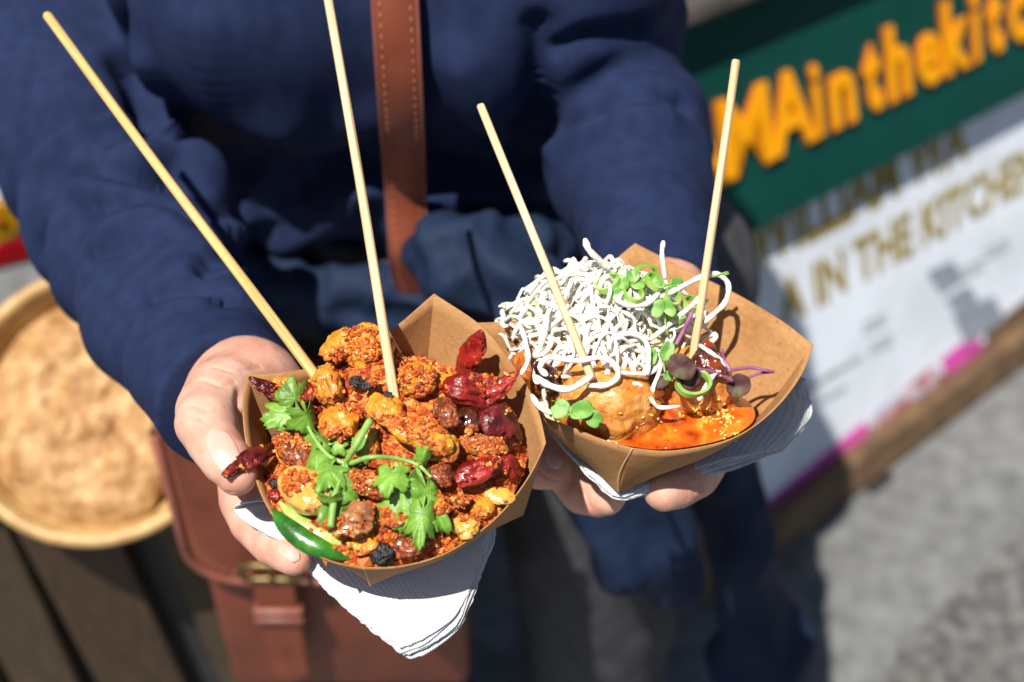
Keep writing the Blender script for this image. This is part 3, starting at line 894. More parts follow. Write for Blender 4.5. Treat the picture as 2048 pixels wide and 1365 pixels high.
# trunk, arms, neck and head, hidden under clothes or above the frame
bx0, by0 = -.075, .865
def trunk(p):
    ch = [[((bx0 - .02, by0, .62), .085), ((bx0, by0, .80), .085), ((bx0, by0 + .01, 1.0), .068), ((bx0, by0 + .01, 1.22), .075)],
          [((bx0 - .15, by0 + .02, 1.33), .055), ((bx0, by0 + .02, 1.36), .06), ((bx0 + .11, by0 + .02, 1.32), .05)],
          [((bx0, by0 + .02, 1.36), .052), ((bx0, by0 - .005, 1.47), .05)],
          [((bx0, by0 - .02, 1.53), .068), ((bx0, by0 + .005, 1.58), .088)],
          [((bx0, by0 - .098, 1.545), .010), ((bx0, by0 - .085, 1.575), .006)],
          [((bx0 - .09, by0, .80), .088), ((bx0 - .09, by0, .5), .062), ((bx0 - .09, by0, .1), .045)],
          [((bx0 + .13, by0, .80), .088), ((bx0 + .147, by0, .5), .062), ((bx0 + .15, by0, .1), .045)],
          [((bx0 - .17, by0 + .01, 1.31), .05), (tuple(P(50, -220, 1.02)), .040), (tuple(P(110, 90, .965)), .036), (tuple(P(222, 372, .925)), .034), (tuple(P(312, 600, .835)), .030)],
          [((bx0 + .12, by0 + .01, 1.30), .05), (tuple(P(1110, -260, 1.02)), .038), (tuple(P(1190, 0, .965)), .032), (tuple(P(1222, 170, .93)), .030), (tuple(P(1280, 430, .84)), .026)]]
    d = None
    for c in ch:
        e = chain_dist(p, c)
        d = e if d is None else smin(d, e, .03)
    return d
VT, FT = net_mesh(trunk, (-.42, .5, .02), (.34, 1.05, 1.72), .011)
def drape(bvh, px, py, off=0.0, fallback=None):
    r = ray(px, py)
    hit, nrm, i, dist = bvh.ray_cast(C0, r.normalized())
    if hit is None: return fallback
    if nrm.dot(r) > 0: nrm = -nrm
    return hit + nrm * off

def crease(V, F, bv, pxs, amp, wid):
    N = vert_normals(V, F)
    pts = [q for q in (drape(bv, x, y) for x, y in pxs) if q is not None]
    if len(pts) < 2: return V
    pts = np.array([tuple(q) for q in catmull(pts, 8)])
    dm = np.full(len(V), 1e9)
    for q in pts: dm = np.minimum(dm, np.linalg.norm(V - q, axis=1))
    return V + N * (amp * np.exp(-(dm / wid) ** 2))[:, None]
b0 = bvh_of(VL, FL)
for pxs, am, wd in (([(482, 785), (478, 815), (487, 840)], -.0022, .0030), ([(360, 820), (385, 812), (412, 822)], -.0006, .0010), ([(356, 838), (380, 832), (408, 842)], -.0006, .0010),
                    ([(365, 858), (388, 852), (410, 862)], -.0005, .0009), ([(400, 760), (440, 772), (470, 765)], -.0007, .0016), ([(430, 735), (470, 745), (520, 735)], -.0006, .0016),
                    ([(455, 985), (480, 990), (505, 985)], -.0006, .0010), ([(458, 1000), (485, 1006), (510, 1000)], -.0006, .0010), ([(500, 1075), (520, 1060), (535, 1045)], -.0006, .0010),
                    ([(370, 800), (372, 840), (382, 870)], .0008, .005), ([(520, 1085), (545, 1075), (560, 1060)], -.0004, .0009)):
    VL = crease(VL, FL, b0, pxs, am, wd)
b0 = bvh_of(VR, FR)
for pxs, am, wd in (([(1150, 965), (1170, 990), (1180, 1015)], -.0008, .0012), ([(1205, 980), (1222, 1000), (1230, 1015)], -.0007, .0011), ([(1370, 960), (1390, 985), (1385, 1010)], -.0007, .0012), ([(1075, 940), (1095, 955), (1120, 962)], -.0006, .0011)):
    VR = crease(VR, FR, b0, pxs, am, wd)
for VV, FF in ((VL, FL), (VR, FR)):
    VV += vert_normals(VV, FF) * (.00022 * fbm(VV, 160, 77, 3))[:, None]
mbp = MB()
for V, F in ((VL, FL), (VR, FR), (VT, FT)): mbp.add(V, F.tolist())
body = mbp.build('body', M['skin'], person)
handbvhL, handbvhR = bvh_of(VL, FL), bvh_of(VR, FR)
def hair(p):
    return chain_dist(p, [(Vector((bx0, by0 + .03, 1.60)), .098), (Vector((bx0, by0 + .05, 1.5)), .09), (Vector((bx0, by0 + .075, 1.36)), .06)])
V, F = net_mesh(hair, (-.25, .7, 1.25), (.15, 1.1, 1.75), .012)
V = V + vert_normals(V, F) * (fbm(V * np.array([4, 4, 1]), 30, 5, 2) * .006)[:, None]
mesh_obj('hair', V, F, M['hair'], person)

def nail(bvh, cx, cy, ax, ay, lx, wx):
    """a fingernail laid on the hand: centre, direction of the tip and half-sizes in picture units"""
    L_ = math.hypot(ax, ay); ax, ay = ax / L_, ay / L_
    V, n = [], 13
    for i in range(n):
        for j in range(n):
            u, v = -1 + 2 * i / (n - 1), -1 + 2 * j / (n - 1)
            uu, vv = u * math.sqrt(1 - v * v / 2), v * math.sqrt(1 - u * u / 2)
            r4 = max(abs(u), abs(v))
            uu = .35 * uu + .65 * uu * (1.0 + .12 * (1 - abs(v)))
            h = .0007 if r4 < .99 else -.0003
            q = drape(bvh, cx + ax * uu * lx - ay * vv * wx, cy + ay * uu * lx + ax * vv * wx, h)
            if q is None: return
            V.append(q)
    mesh_obj('fingernail', V, grid_faces(n, n), M['nail'], person)
nail(handbvhL, 447, 903, .45, .9, 50, 31)
nail(handbvhL, 578, 1106, .8, .55, 26, 15)
nail(handbvhR, 1108, 915, .3, .9, 24, 18)

# ------------------------------------------------------------------ sweater
sl_l = [(P(50, -220, 1.02), .070), (P(110, 90, .965), .064), (P(222, 372, .925), .060), (P(322, 580, .84), .053), (P(400, 715, .775), .046), (P(455, 795, .738), .0395)]
sl_r = [(P(1110, -260, 1.02), .066), (P(1190, 0, .965), .056), (P(1222, 170, .93), .0525), (P(1255, 330, .875), .0475), (P(1295, 480, .82), .0400), (P(1318, 590, .785), .034)]
def ell(p, c, ax):
    q = (p - np.array(c)) / np.array(ax)
    return (np.linalg.norm(q, axis=1) - 1) * min(ax)
ZW = .925                                                      # the waist seam
def torso(p):
    z = p[:, 2]
    t = np.clip((z - ZW) / .30, 0, 1)
    a = .158 + .022 * t
    b = .098 + .022 * t
    blouse = .020 * np.exp(-((z - .965) / .035) ** 2)
    a = a + blouse; b = b + blouse
    q = np.sqrt(((p[:, 0] - bx0) / a) ** 2 + ((p[:, 1] - by0) / b) ** 2)
    d = (q - 1) * b
    d = np.maximum(d, ZW - z)
    return np.maximum(d, z - 1.36)
def sweater_sdf(p):
    d = torso(p)
    for sx in (-1, 1):
        d = smin(d, ell(p, (bx0 + sx * .080, by0 - .085, 1.130), (.090, .078, .084)), .065)
    d = smin(d, chain_dist(p, [(Vector((bx0 - .165, by0 + .01, 1.31)), .075), (Vector((bx0 + .12, by0 + .01, 1.31)), .068)]), .05)
    d = smin(d, chain_dist(p, [(Vector((bx0 - .175, by0 + .01, 1.31)), .075)] + sl_l), .018)
    d = smin(d, chain_dist(p, [(Vector((bx0 + .125, by0 + .01, 1.30)), .066)] + sl_r), .018)
    # open cuffs
    for ch in (sl_l, sl_r):
        e, e0 = np.array(ch[-1][0]), np.array(ch[-2][0])
        ax_ = (e - e0) / np.linalg.norm(e - e0)
        near = np.linalg.norm(p - e, axis=1) < .075
        cut = (p - e) @ ax_ - .006
        d = np.where(near, np.maximum(d, cut), d)
    return d
VS, FS = net_mesh(sweater_sdf, (-.46, .40, .90), (.33, 1.02, 1.40), .0026)
NS = vert_normals(VS, FS)
def chain_param(p, ch):
    best = np.full(len(p), 1e9); s_out = np.zeros(len(p)); acc = 0.0; rel = np.zeros((len(p), 3))
    for (a, ra), (b, rb) in zip(ch[:-1], ch[1:]):
        a, b = np.array(a), np.array(b)
        L_ = np.linalg.norm(b - a)
        t = np.clip(((p - a) @ (b - a)) / L_ ** 2, 0, 1)
        c = a + t[:, None] * (b - a)
        d = np.linalg.norm(p - c, axis=1) - (ra + t * (rb - ra))
        m = d < best
        best[m] = d[m]; s_out[m] = acc + t[m] * L_; rel[m] = (p - c)[m]
        acc += L_
    return s_out, best, rel
def ridge(x):                                                  # narrow raised folds between broad hollows
    return (.5 + .5 * np.sin(2 * x)) ** 1.7 + .15
disp = np.zeros(len(VS))
sL, dL, rL = chain_param(VS, sl_l)
sR, dR, rR = chain_param(VS, sl_r)
dT = torso(VS)
totL = sum((b[0] - a[0]).length for a, b in zip(sl_l[:-1], sl_l[1:]))
totR = sum((b[0] - a[0]).length for a, b in zip(sl_r[:-1], sl_r[1:]))
wL = np.clip((totL - sL) / .03, 0, 1) * np.clip(1 - np.abs(dL) / .02, 0, 1) * np.clip((dT - dL) / .03, 0, 1)
wR = np.clip((totR - sR) / .03, 0, 1) * np.clip(1 - np.abs(dR) / .02, 0, 1) * np.clip((dT - dR) / .03, 0, 1)
warp = fbm(VS, 9, 21, 2)
warp2 = fbm(VS, 22, 22, 2)
# left sleeve: deep folds near the elbow, long shallow ones along the forearm
fe = np.exp(-((sL - .30) / .07) ** 2)
ff = np.clip((sL - .30) / .1, 0, 1)
ang = rL[:, 0] * 10
disp += wL * (fe * .0160 * (ridge(sL / .034 * math.pi * .5 + warp * 2.6 + ang * 1.1) - .6)
              + ff * .0062 * (ridge(sL / .055 * math.pi * .5 + warp * 3.2 - ang * 2.2) - .6)
              + .0050 * (ridge(sL / .11 * math.pi + warp * 3.0) - .6))
# right sleeve: rows of fine rings towards the wrist, a few big folds above
fr = np.clip((sR - .40) / .08, 0, 1)
fu = np.exp(-((sR - .22) / .10) ** 2)
disp += wR * (fr * .0046 * (ridge(sR / .017 * math.pi * .5 + warp * 3.0 + warp2) - .6)
              + fu * .0140 * (ridge(sR / .046 * math.pi * .5 + warp * 2.6 + rR[:, 0] * 9) - .6))
# trunk: soft vertical drape above, bunched cloth over the waist
wT = np.clip(1 - (wL + wR), 0, 1)
lowz = np.exp(-((VS[:, 2] - .955) / .04) ** 2)
disp += wT * (.0045 * fbm(VS * np.array([1.6, 1, .5]), 14, 31, 2)
              + lowz * .017 * (ridge(VS[:, 2] * 48 + VS[:, 0] * 14 + warp * 4.5) - .55)
              + lowz * .009 * fbm(VS, 26, 33, 2))
VS = VS + NS * disp[:, None]
def fold(pxs, amp, wid, Vx, Nx):
    """a raised (or sunk) fold along a polyline given on the cloth"""
    pts = [q for q in (drape(bv0, x, y) for x, y in pxs) if q is not None]
    if len(pts) < 2: return Vx
    pts = np.array([tuple(q) for q in catmull(pts, 8)])
    dm = np.full(len(Vx), 1e9)
    for i in range(len(pts)):
        dm = np.minimum(dm, np.linalg.norm(Vx - pts[i], axis=1))
    return Vx + Nx * (amp * np.exp(-(dm / wid) ** 2) * 1.25)[:, None]
bv0 = bvh_of(VS, FS)
for pxs, amp, wid in (([(225, 10), (262, 130), (310, 260), (360, 330)], -.016, .011),
                      ([(290, 120), (330, 240), (370, 340)], .007, .012),
                      ([(400, 60), (450, 220), (420, 330)], .006, .02),
                      ([(690, 300), (600, 360), (520, 430)], -.010, .014),
                      ([(560, 250), (640, 270), (740, 230)], .010, .022),
                      ([(560, 470), (640, 440), (730, 380)], .011, .014),
                      ([(430, 480), (500, 455), (570, 470), (600, 520)], .010, .009),
                      ([(420, 525), (480, 510), (540, 540)], -.010, .008),
                      ([(930, 130), (960, 200), (1000, 270)], .010, .018),
                      ([(960, 260), (1030, 290), (1075, 250)], -.012, .016),
                      ([(870, 330), (950, 350), (1010, 375)], -.009, .009),
                      ([(880, 400), (960, 385), (1060, 370)], .009, .014),
                      ([(1020, 420), (1060, 360), (1080, 300)], .006, .012),
                      ([(1080, 60), (1082, 200), (1085, 330)], -.010, .010),
                      ([(1110, 110), (1180, 75), (1290, 60)], -.008, .007),
                      ([(1110, 260), (1200, 215), (1370, 205)], -.009, .008),
                      ([(1110, 300), (1200, 245), (1330, 235)], .006, .010),
                      ([(120, 350), (230, 320), (390, 360)], -.012, .010),
                      ([(90, 500), (190, 400), (330, 410), (400, 440)], -.009, .008),
                      ([(100, 600), (160, 520), (250, 480)], -.008, .008),
                      ([(300, 590), (380, 570), (450, 590)], -.006, .006)):
    VS = fold(pxs, amp, wid, VS, NS)
mesh_obj('sweater', VS, FS, M['sweater'], person)
sw = bvh_of(VS, FS)

# ------------------------------------------------------------------ trousers and shoes
lx1, lx2 = bx0 - .075, bx0 + .165
def trou(p):
    d = chain_dist(p, [(Vector((bx0, by0, .90)), .115), (Vector((bx0 + .01, by0, .80)), .12)])
    q = p.copy(); q[:, 1] = by0 + (p[:, 1] - by0) * 1.15
    for lx in (lx1, lx2):
        d = smin(d, chain_dist(q, [(Vector((lx, by0, .80)), .112), (Vector((lx, by0, .48)), .096), (Vector((lx, by0 + .01, .10)), .07)]), .03)
    return np.maximum(np.maximum(d, p[:, 2] - .925), .06 - p[:, 2])
V, F = net_mesh(trou, (-.36, .68, .04), (.30, 1.06, .95), .008)
V = V + vert_normals(V, F) * (.006 * fbm(V * np.array([1, 1, .4]), 22, 41, 3))[:, None]
mesh_obj('trousers', V, F, M['trouser'], person)
for lx in (lx1, lx2):
    V, F = net_mesh(lambda p: np.maximum(chain_dist(p, [(Vector((lx, by0 + .03, .055)), .042), (Vector((lx, by0 - .06, .045)), .042), (Vector((lx, by0 - .15, .035)), .036)]), .004 - p[:, 2]),
                    (lx - .08, by0 - .25, -.01), (lx + .08, by0 + .12, .12), .006)
    mesh_obj('shoe', V, F, M['shoe'], person)

# ------------------------------------------------------------------ jacket tied round the waist
def wpt(ang, z, o=0.0):
    return Vector((bx0 + (.172 + o) * math.sin(ang), by0 - (.118 + o) * math.cos(ang), z))
zj = .892
band = [(wpt(a, zj + .008 * math.sin(2 * a)), .024) for a in np.linspace(-math.pi, math.pi, 26)]
bandc = [[(wpt(a, zj + .022 + .008 * math.sin(3 * a), .004), .015) for a in np.linspace(-2.6, 1.2, 18)],
         [(wpt(a, zj - .012 + .01 * math.sin(2 * a + 1), .006), .016) for a in np.linspace(-2.6, 1.6, 18)],
         [(wpt(a, zj + .006 + .010 * math.sin(2.3 * a + 2), .014), .010) for a in np.linspace(-1.9, .9, 16)]]
kn = P(945, 535, .955)
def kp(x, y, d): return P(x, y, d)
knot = [[(kp(860, 510, .955), .020), (kp(905, 495, .945), .025), (kp(955, 500, .94), .024), (kp(1000, 530, .945), .022)],
        [(kp(880, 555, .95), .018), (kp(930, 545, .935), .022), (kp(980, 510, .94), .020), (kp(1040, 490, .955), .020)],
        [(kp(960, 560, .94), .022), (kp(1010, 545, .935), .026), (kp(1050, 590, .94), .026), (kp(1075, 640, .95), .024)],
        [(kp(1000, 500, .95), .018), (kp(1060, 480, .96), .018), (kp(1110, 500, .985), .018)]]
tails = [[(kp(1050, 600, .945), .028), (kp(1130, 800, 1.01), .030), (kp(1235, 1000, 1.07), .030), (kp(1275, 1090, 1.10), .036), (kp(1290, 1120, 1.112), .033)],
         [(kp(1120, 620, 1.0), .030), (kp(1230, 820, 1.04), .034), (kp(1300, 1000, 1.09), .036), (kp(1335, 1120, 1.13), .034)]]
side = [[(wpt(1.25, .87, .01), .030), (P(1425, 930, 1.18), .028), (P(1480, 1130, 1.24), .032), (P(1515, 1400, 1.32), .036)],
        [(wpt(1.5, .86, .02), .030), (P(1430, 960, 1.22), .030), (P(1515, 1200, 1.29), .034), (P(1550, 1420, 1.36), .040)],
        [(wpt(1.9, .86, .02), .03), (wpt(2.1, .7, .05), .045), (wpt(2.0, .45, .06), .05)],
        [(wpt(2.8, .86, .0), .03), (wpt(2.8, .7, .02), .05), (wpt(2.8, .45, .03), .06)],
        [(wpt(-2.4, .86, .0), .03), (wpt(-2.4, .7, .02), .05), (wpt(-2.4, .45, .03), .06)]]
def jacket_sdf(p):
    d = chain_dist(p, band)
    for c in bandc: d = smin(d, chain_dist(p, c), .006)
    for c in knot: d = smin(d, chain_dist(p, c), .004)
    for c in tails: d = smin(d, chain_dist(p, c), .008)
    for c in side: d = smin(d, chain_dist(p, c), .012)
    return np.maximum(d, .38 - p[:, 2])
allj = [band] + bandc + knot + tails + side
lo, hi = chain_box(allj, .02)
V, F = net_mesh(jacket_sdf, lo, hi, .0030)
N = vert_normals(V, F)
w = np.clip((V[:, 2] - .80) / .04, 0, 1)
dd = w * (.0055 * (ridge(V[:, 2] * 70 + V[:, 0] * 34 + fbm(V, 9, 51, 2) * 4.5) - .6) + .004 * (ridge(V[:, 2] * 50 - V[:, 0] * 75 + fbm(V, 12, 55, 2) * 4) - .6) + .0015 * fbm(V, 60, 56, 2)) \
   + (1 - w) * (.016 * (ridge(V[:, 0] * 34 + V[:, 2] * 9 + fbm(V, 7, 53, 2) * 3.5) - .6) + .003 * fbm(V, 30, 54, 2))
V = V + N * dd[:, None]
mesh_obj('jacket', V, F, M['jacket'], person)
jk = bvh_of(V, F)

# ------------------------------------------------------------------ satchel
BY = .668
def bag(px, py, off=0.0): return on_plane(px, py, Vector((0, BY, 0)), Vector((0, -1, 0)), off)
g_tl, g_tr = bag(322, 900), bag(935, 900)
gx0, gx1, gz1 = g_tl.x, g_tr.x, bag(600, 868).z
gz0 = gz1 - .345
satchel = thing('satchel', ((gx0 + gx1) / 2, BY + .04, gz0), 'tan leather satchel with a buckled flap hanging from a long shoulder strap', 'bag')
V, F = box_geo(((gx0 + gx1) / 2, BY + .036, (gz0 + gz1) / 2), (1, 0, 0), (0, 1, 0), (0, 0, 1), gx1 - gx0 - .012, .062, gz1 - gz0, .008)
mesh_obj('bag_body', V, F, M['leather'], satchel)
def plate(name, outline, y_front, th, m, parent, bev=.0015):
    bm = bmesh.new()
    a = [bm.verts.new((x, y_front, z)) for x, z in outline]
    f = bm.faces.new(a)
    r_ = bmesh.ops.extrude_face_region(bm, geom=[f])
    for v in r_['geom']:
        if isinstance(v, bmesh.types.BMVert): v.co.y += th
    bmesh.ops.recalc_face_normals(bm, faces=bm.faces)
    bmesh.ops.bevel(bm, geom=[e for e in bm.edges if e.calc_face_angle(0) > .8], offset=bev, segments=2, affect='EDGES')
    bm.verts.index_update()
    V = [v.co.copy() for v in bm.verts]; F = [tuple(v.index for v in g.verts) for g in bm.faces]
    bm.free()
    return mesh_obj(name, V, F, m, parent, smooth=False)
fz0 = bag(600, 1150).z
rc = .042
fl = [(gx0, gz1 + .004), (gx0, fz0 + rc)]
fl += [(gx0 + rc - rc * math.cos(a), fz0 + rc - rc * math.sin(a)) for a in np.linspace(0, math.pi / 2, 10)[1:]]
fl += [(gx1 - rc + rc * math.sin(a), fz0 + rc - rc * math.cos(a)) for a in np.linspace(0, math.pi / 2, 10)]
fl += [(gx1, gz1 + .004)]
flap = plate('flap', fl, BY - .006, .006, M['leather'], satchel)
inner = fl[:]
V, F = tube_geo([Vector((x, BY - .0065, z)) for x, z in inner], .0034, 8); mesh_obj('piping', V, F, M['leather_edge'], flap)
def dashes(path, n, rad, m, parent, ln_=.55):
    pts = resample(path, n * 2 + 1)
    mb = MB()
    for k in range(n):
        a, b = pts[2 * k], pts[2 * k + 1]
        V, F = tube_geo([a, a.lerp(b, .5), b], [rad * .6, rad, rad * .6], 5)
        mb.add(V, F)
    return mb.build('stitching', m, parent)
def inset(o): 
    cx, cz = (gx0 + gx1) / 2, (fz0 + gz1) / 2
    return [Vector((x + (o if x < gx0 + rc else -o if x > gx1 - rc else 0), BY - .0066, z + (o if z < fz0 + rc * .98 else 0))) for x, z in fl]
dashes(inset(.0085), 62, .0006, M['thread'], flap)
V, F = box_geo(((gx0 + gx1) / 2, BY + .036, gz1 + .004), (1, 0, 0), (0, 1, 0), (0, 0, 1), gx1 - gx0, .080, .008, .003)
mesh_obj('flap_top', V, F, M['leather'], satchel)
# closing strap and buckle
sx0, sx1 = bag(522, 1200).x, bag(604, 1200).x
sz1, sz0 = bag(560, 1145).z, bag(560, 1325).z
tg = [(sx0, sz1 + .012), (sx0, sz0 + .012)] + [((sx0 + sx1) / 2 - (sx1 - sx0) / 2 * math.cos(a), sz0 + .012 - .014 * math.sin(a)) for a in np.linspace(0, math.pi, 12)[1:-1]] + [(sx1, sz0 + .012), (sx1, sz1 + .012)]
tongue = plate('closing_strap', tg, BY - .0155, .0035, M['leather'], satchel)
for dz in (.0, .011):
    zc = bag(560, 1190).z - dz
    V, F = box_geo(((sx0 + sx1) / 2, BY - .0145, zc), (1, 0, 0), (0, 1, 0), (0, 0, 1), sx1 - sx0 + .006, .010, .007, .0015)
    mesh_obj('keeper', V, F, M['leather_edge'], satchel)
bz = bag(560, 1112).z
bw = (sx1 - sx0) / 2 + .006
bc = (sx0 + sx1) / 2
V, F = tube_geo([Vector((bc + bw * a, BY - .016, bz + .009 * b)) for a, b in ((-1, -1), (-1, -.3), (-1, .4), (-1, 1), (-.4, 1), (.4, 1), (1, 1), (1, .4), (1, -.3), (1, -1), (.4, -1), (-.4, -1))], .0022, 8, closed=True)
buckle = mesh_obj('buckle', V, F, M['brass'], satchel)
V, F = tube_geo([Vector((bc, BY - .016, bz + .012)), Vector((bc, BY - .019, bz)), Vector((bc, BY - .017, bz - .013))], .0016, 8)
mesh_obj('buckle_pin', V, F, M['brass'], buckle)
for z in (sz0 + .03, sz0 + .045):
    V, F = tube_geo([Vector((bc, BY - .0162, z)), Vector((bc, BY - .0140, z))], .0022, 10)
    mesh_obj('strap_hole', V, F, M['shoe'], tongue)
for px in (330, 940):
    q = bag(px, 888)
    V, F = tube_geo([q + Vector((.010 * math.cos(a), .006, .010 * math.sin(a) + .002)) for a in np.linspace(0, 2 * math.pi, 21)[:-1]], .0022, 8, closed=True)
    mesh_obj('ring', V, F, M['brass'], satchel)
# shoulder strap over the sweater, running under the knotted jacket down to the bag
line = [(783 + (818 - 783) * ((y + 120) / 620), y) for y in range(-120, 506, 16)]
dist = []
for x, y in line:
    ds = []
    for dx in (-44, -22, 0, 22, 44):
        q = drape(sw, x + dx, y)
        if q is not None: ds.append((q - C0).dot(CF))
    dist.append(min(ds) if ds else (dist[-1] if dist else .85))
wnd = [min(dist[max(0, i - 3):i + 4]) for i in range(len(dist))]
for _ in range(10): wnd = [wnd[0]] + [.5 * wnd[i] + .25 * (wnd[i - 1] + wnd[i + 1]) for i in range(1, len(wnd) - 1)] + [wnd[-1]]
sp = [P(x, y, d_ - .004) for (x, y), d_ in zip(line, wnd)]
low = sp[-1]
sp = [Vector((sp[0].x, by0 - .02, 1.385)), Vector((sp[0].x + .004, sp[0].y + .04, 1.30))] + sp + [Vector((low.x + .001, low.y + .012, .925)), Vector((low.x + .02, low.y + .02, .86)), Vector((gx1 - .03, BY + .02, gz1 + .02)), Vector((gx1 - .01, BY + .03, gz1 - .02))]
sp = resample(catmull(sp, 4), 70)
for _ in range(2): sp = [sp[0]] + [sp[i] * .5 + (sp[i - 1] + sp[i + 1]) * .25 for i in range(1, 69)] + [sp[-1]]
hw, th = .0132, .0016
V, F = [], []
fr_ = []
for i, q in enumerate(sp):
    t = (sp[min(i + 1, 69)] - sp[max(i - 1, 0)]).normalized()
    nrm = Vector((0, -1, .05)) if i > 8 else Vector((0, -.4, 1)).lerp(Vector((0, -1, .05)), i / 8)
    s = t.cross(nrm).normalized(); nrm = s.cross(t).normalized()
    fr_.append((q, s, nrm))
    for a, b in ((-1, -.5), (-1, .5), (-.93, 1), (.93, 1), (1, .5), (1, -.5), (.93, -1), (-.93, -1)): V.append(q + s * hw * a + nrm * th * b)
for i in range(69):
    for k in range(8): F.append((i * 8 + k, i * 8 + (k + 1) % 8, (i + 1) * 8 + (k + 1) % 8, (i + 1) * 8 + k))
strap = mesh_obj('shoulder_strap', V, F, M['leather'], satchel)
for a in (-.66, .66):
    dashes([q + s * hw * a + n_ * (th + .0002) for q, s, n_ in fr_[:62]], 95, .00042, M['thread'], strap)
    V, F = tube_geo([q + s * hw * (a * 1.45) + n_ * th * .6 for q, s, n_ in fr_[:62]], .0012, 6); mesh_obj('strap_edge', V, F, M['leather_edge'], strap)

# ------------------------------------------------------------------ paper napkins under the trays
def coons(c_top, c_bot, c_left, c_right, n):
    """surface between four boundary curves (top: left->right, left: top->bottom)"""
    t, b = resample(catmull(c_top, 10), n), resample(catmull(c_bot, 10), n)
    l, r_ = resample(catmull(c_left, 10), n), resample(catmull(c_right, 10), n)
    out = []
    for i in range(n):
        u = i / (n - 1)
        for j in range(n):
            v = j / (n - 1)
            q = t[i] * (1 - v) + b[i] * v + l[j] * (1 - u) + r_[j] * u
            q -= t[0] * (1 - u) * (1 - v) + t[-1] * u * (1 - v) + b[0] * (1 - u) * v + b[-1] * u * v
            out.append(q)
    return np.array([tuple(q) for q in out])

def napkin(T, label, top, bot, left, right, layers, amp, drop, seed, extra=None):
    root = thing('napkin', T.pt(*bot[0]), label, 'napkin')
    n = 46
    N = np.array(T.N)
    for k in range(layers):
        j = lambda q, e: T.pt(q[0] + R.uniform(-e, e), q[1] + R.uniform(-e, e), q[2] - drop * k)
        e = 7 if k else 0
        ct = [j(q, 0) for q in top]; cb = [j(q, e) for q in bot]; cl = [j(q, e * .4) for q in left]; cr = [j(q, e * .5) for q in right]
        cb = [q - T.y * (.0011 * k) + T.x * (.0007 * k) for q in cb]
        cr[1:] = [q + T.x * (.0010 * k) for q in cr[1:]]
        cl[0], cl[-1], cr[0], cr[-1] = ct[0], cb[0], ct[-1], cb[-1]
        V = coons(ct, cb, cl, cr, n)
        uv = np.array([(i / (n - 1), jj / (n - 1), 0) for i in range(n) for jj in range(n)])
        edge = np.clip(np.maximum(np.abs(uv[:, 0] - .5), uv[:, 1] * .5) * 2, 0, 1) ** 3
        V = V + N * (amp * (.35 + edge) * fbm(V, 45, seed + k, 2) * uv[:, 1] - .0006 * (1 - uv[:, 1]))[:, None]
        V = V + (.0006 * edge * vnoise(V, 500, seed + 40 + k))[:, None] * np.array([1, 1, 0])
        o = mesh_obj('paper_layer', V, grid_faces(n, n), M['napkin'], root, attr={'uvw': uv}, solidify=.00035)
    return root

nap = napkin(TA, 'white ribbed paper napkin hanging in a point below the orange tray',
    [(552, 1030, -.0425), (700, 1000, -.043), (850, 980, -.043), (992, 1035, -.0435)],
    [(803, 1296, -.047), (845, 1280, -.047), (905, 1240, -.046), (937, 1186, -.045)],
    [(552, 1030, -.0425), (610, 1130, -.0435), (690, 1215, -.045), (803, 1296, -.047)],
    [(992, 1035, -.0435), (972, 1078, -.044), (956, 1130, -.0445), (937, 1186, -.045)], 5, .0016, .0011, 61)
# the rolled fold at its left end
for s in range(2):
    prof = [(600, 1092), (556, 1080), (512, 1058), (480, 1036), (468, 1020), (478, 1009), (505, 1004), (540, 1003)] if s == 0 else \
           [(612, 1110), (566, 1090), (530, 1072), (515, 1062), (520, 1053), (548, 1060), (575, 1070)]
    base = catmull([TA.pt(x, y, -.033 - .003 * s + (.004 if i > 4 and s == 0 else 0)) for i, (x, y) in enumerate(prof)], 8)
    for k in range(2):
        V = []
        nb = len(base)
        axis = (TA.x * .80 + TA.y * .55 - TA.N * .22).normalized()
        for i, q in enumerate(base):
            for j in range(14):
                t = j / 13
                V.append(q + axis * (.020 * t) + TA.N * (-.0012 * k - .003 * t * t + .0004 * math.sin(i * .9 + j * .5 + k)) + TA.y * (.0009 * k))
        uv = np.array([(i / nb, j / 13 * .3, 0) for i in range(nb) for j in range(14)])
        mesh_obj('folded_edge', V, grid_faces(nb, 14), M['napkin'], nap, attr={'uvw': uv}, solidify=.0005)

napkin(TB, 'white paper napkin crumpled under the noodle tray, mostly in shade',
    [(1062, 770, -.050), (1200, 690, -.052), (1400, 650, -.050), (1612, 758, -.024)],
    [(1092, 850, -.0425), (1160, 930, -.0435), (1234, 993, -.0435), (1310, 968, -.046), (1440, 926, -.046), (1556, 892, -.044)],
    [(1062, 770, -.050), (1070, 800, -.047), (1080, 825, -.044), (1092, 850, -.0425)],
    [(1612, 758, -.024), (1604, 790, -.030), (1614, 822, -.035), (1596, 856, -.040), (1556, 892, -.044)], 4, .0022, .0013, 81)

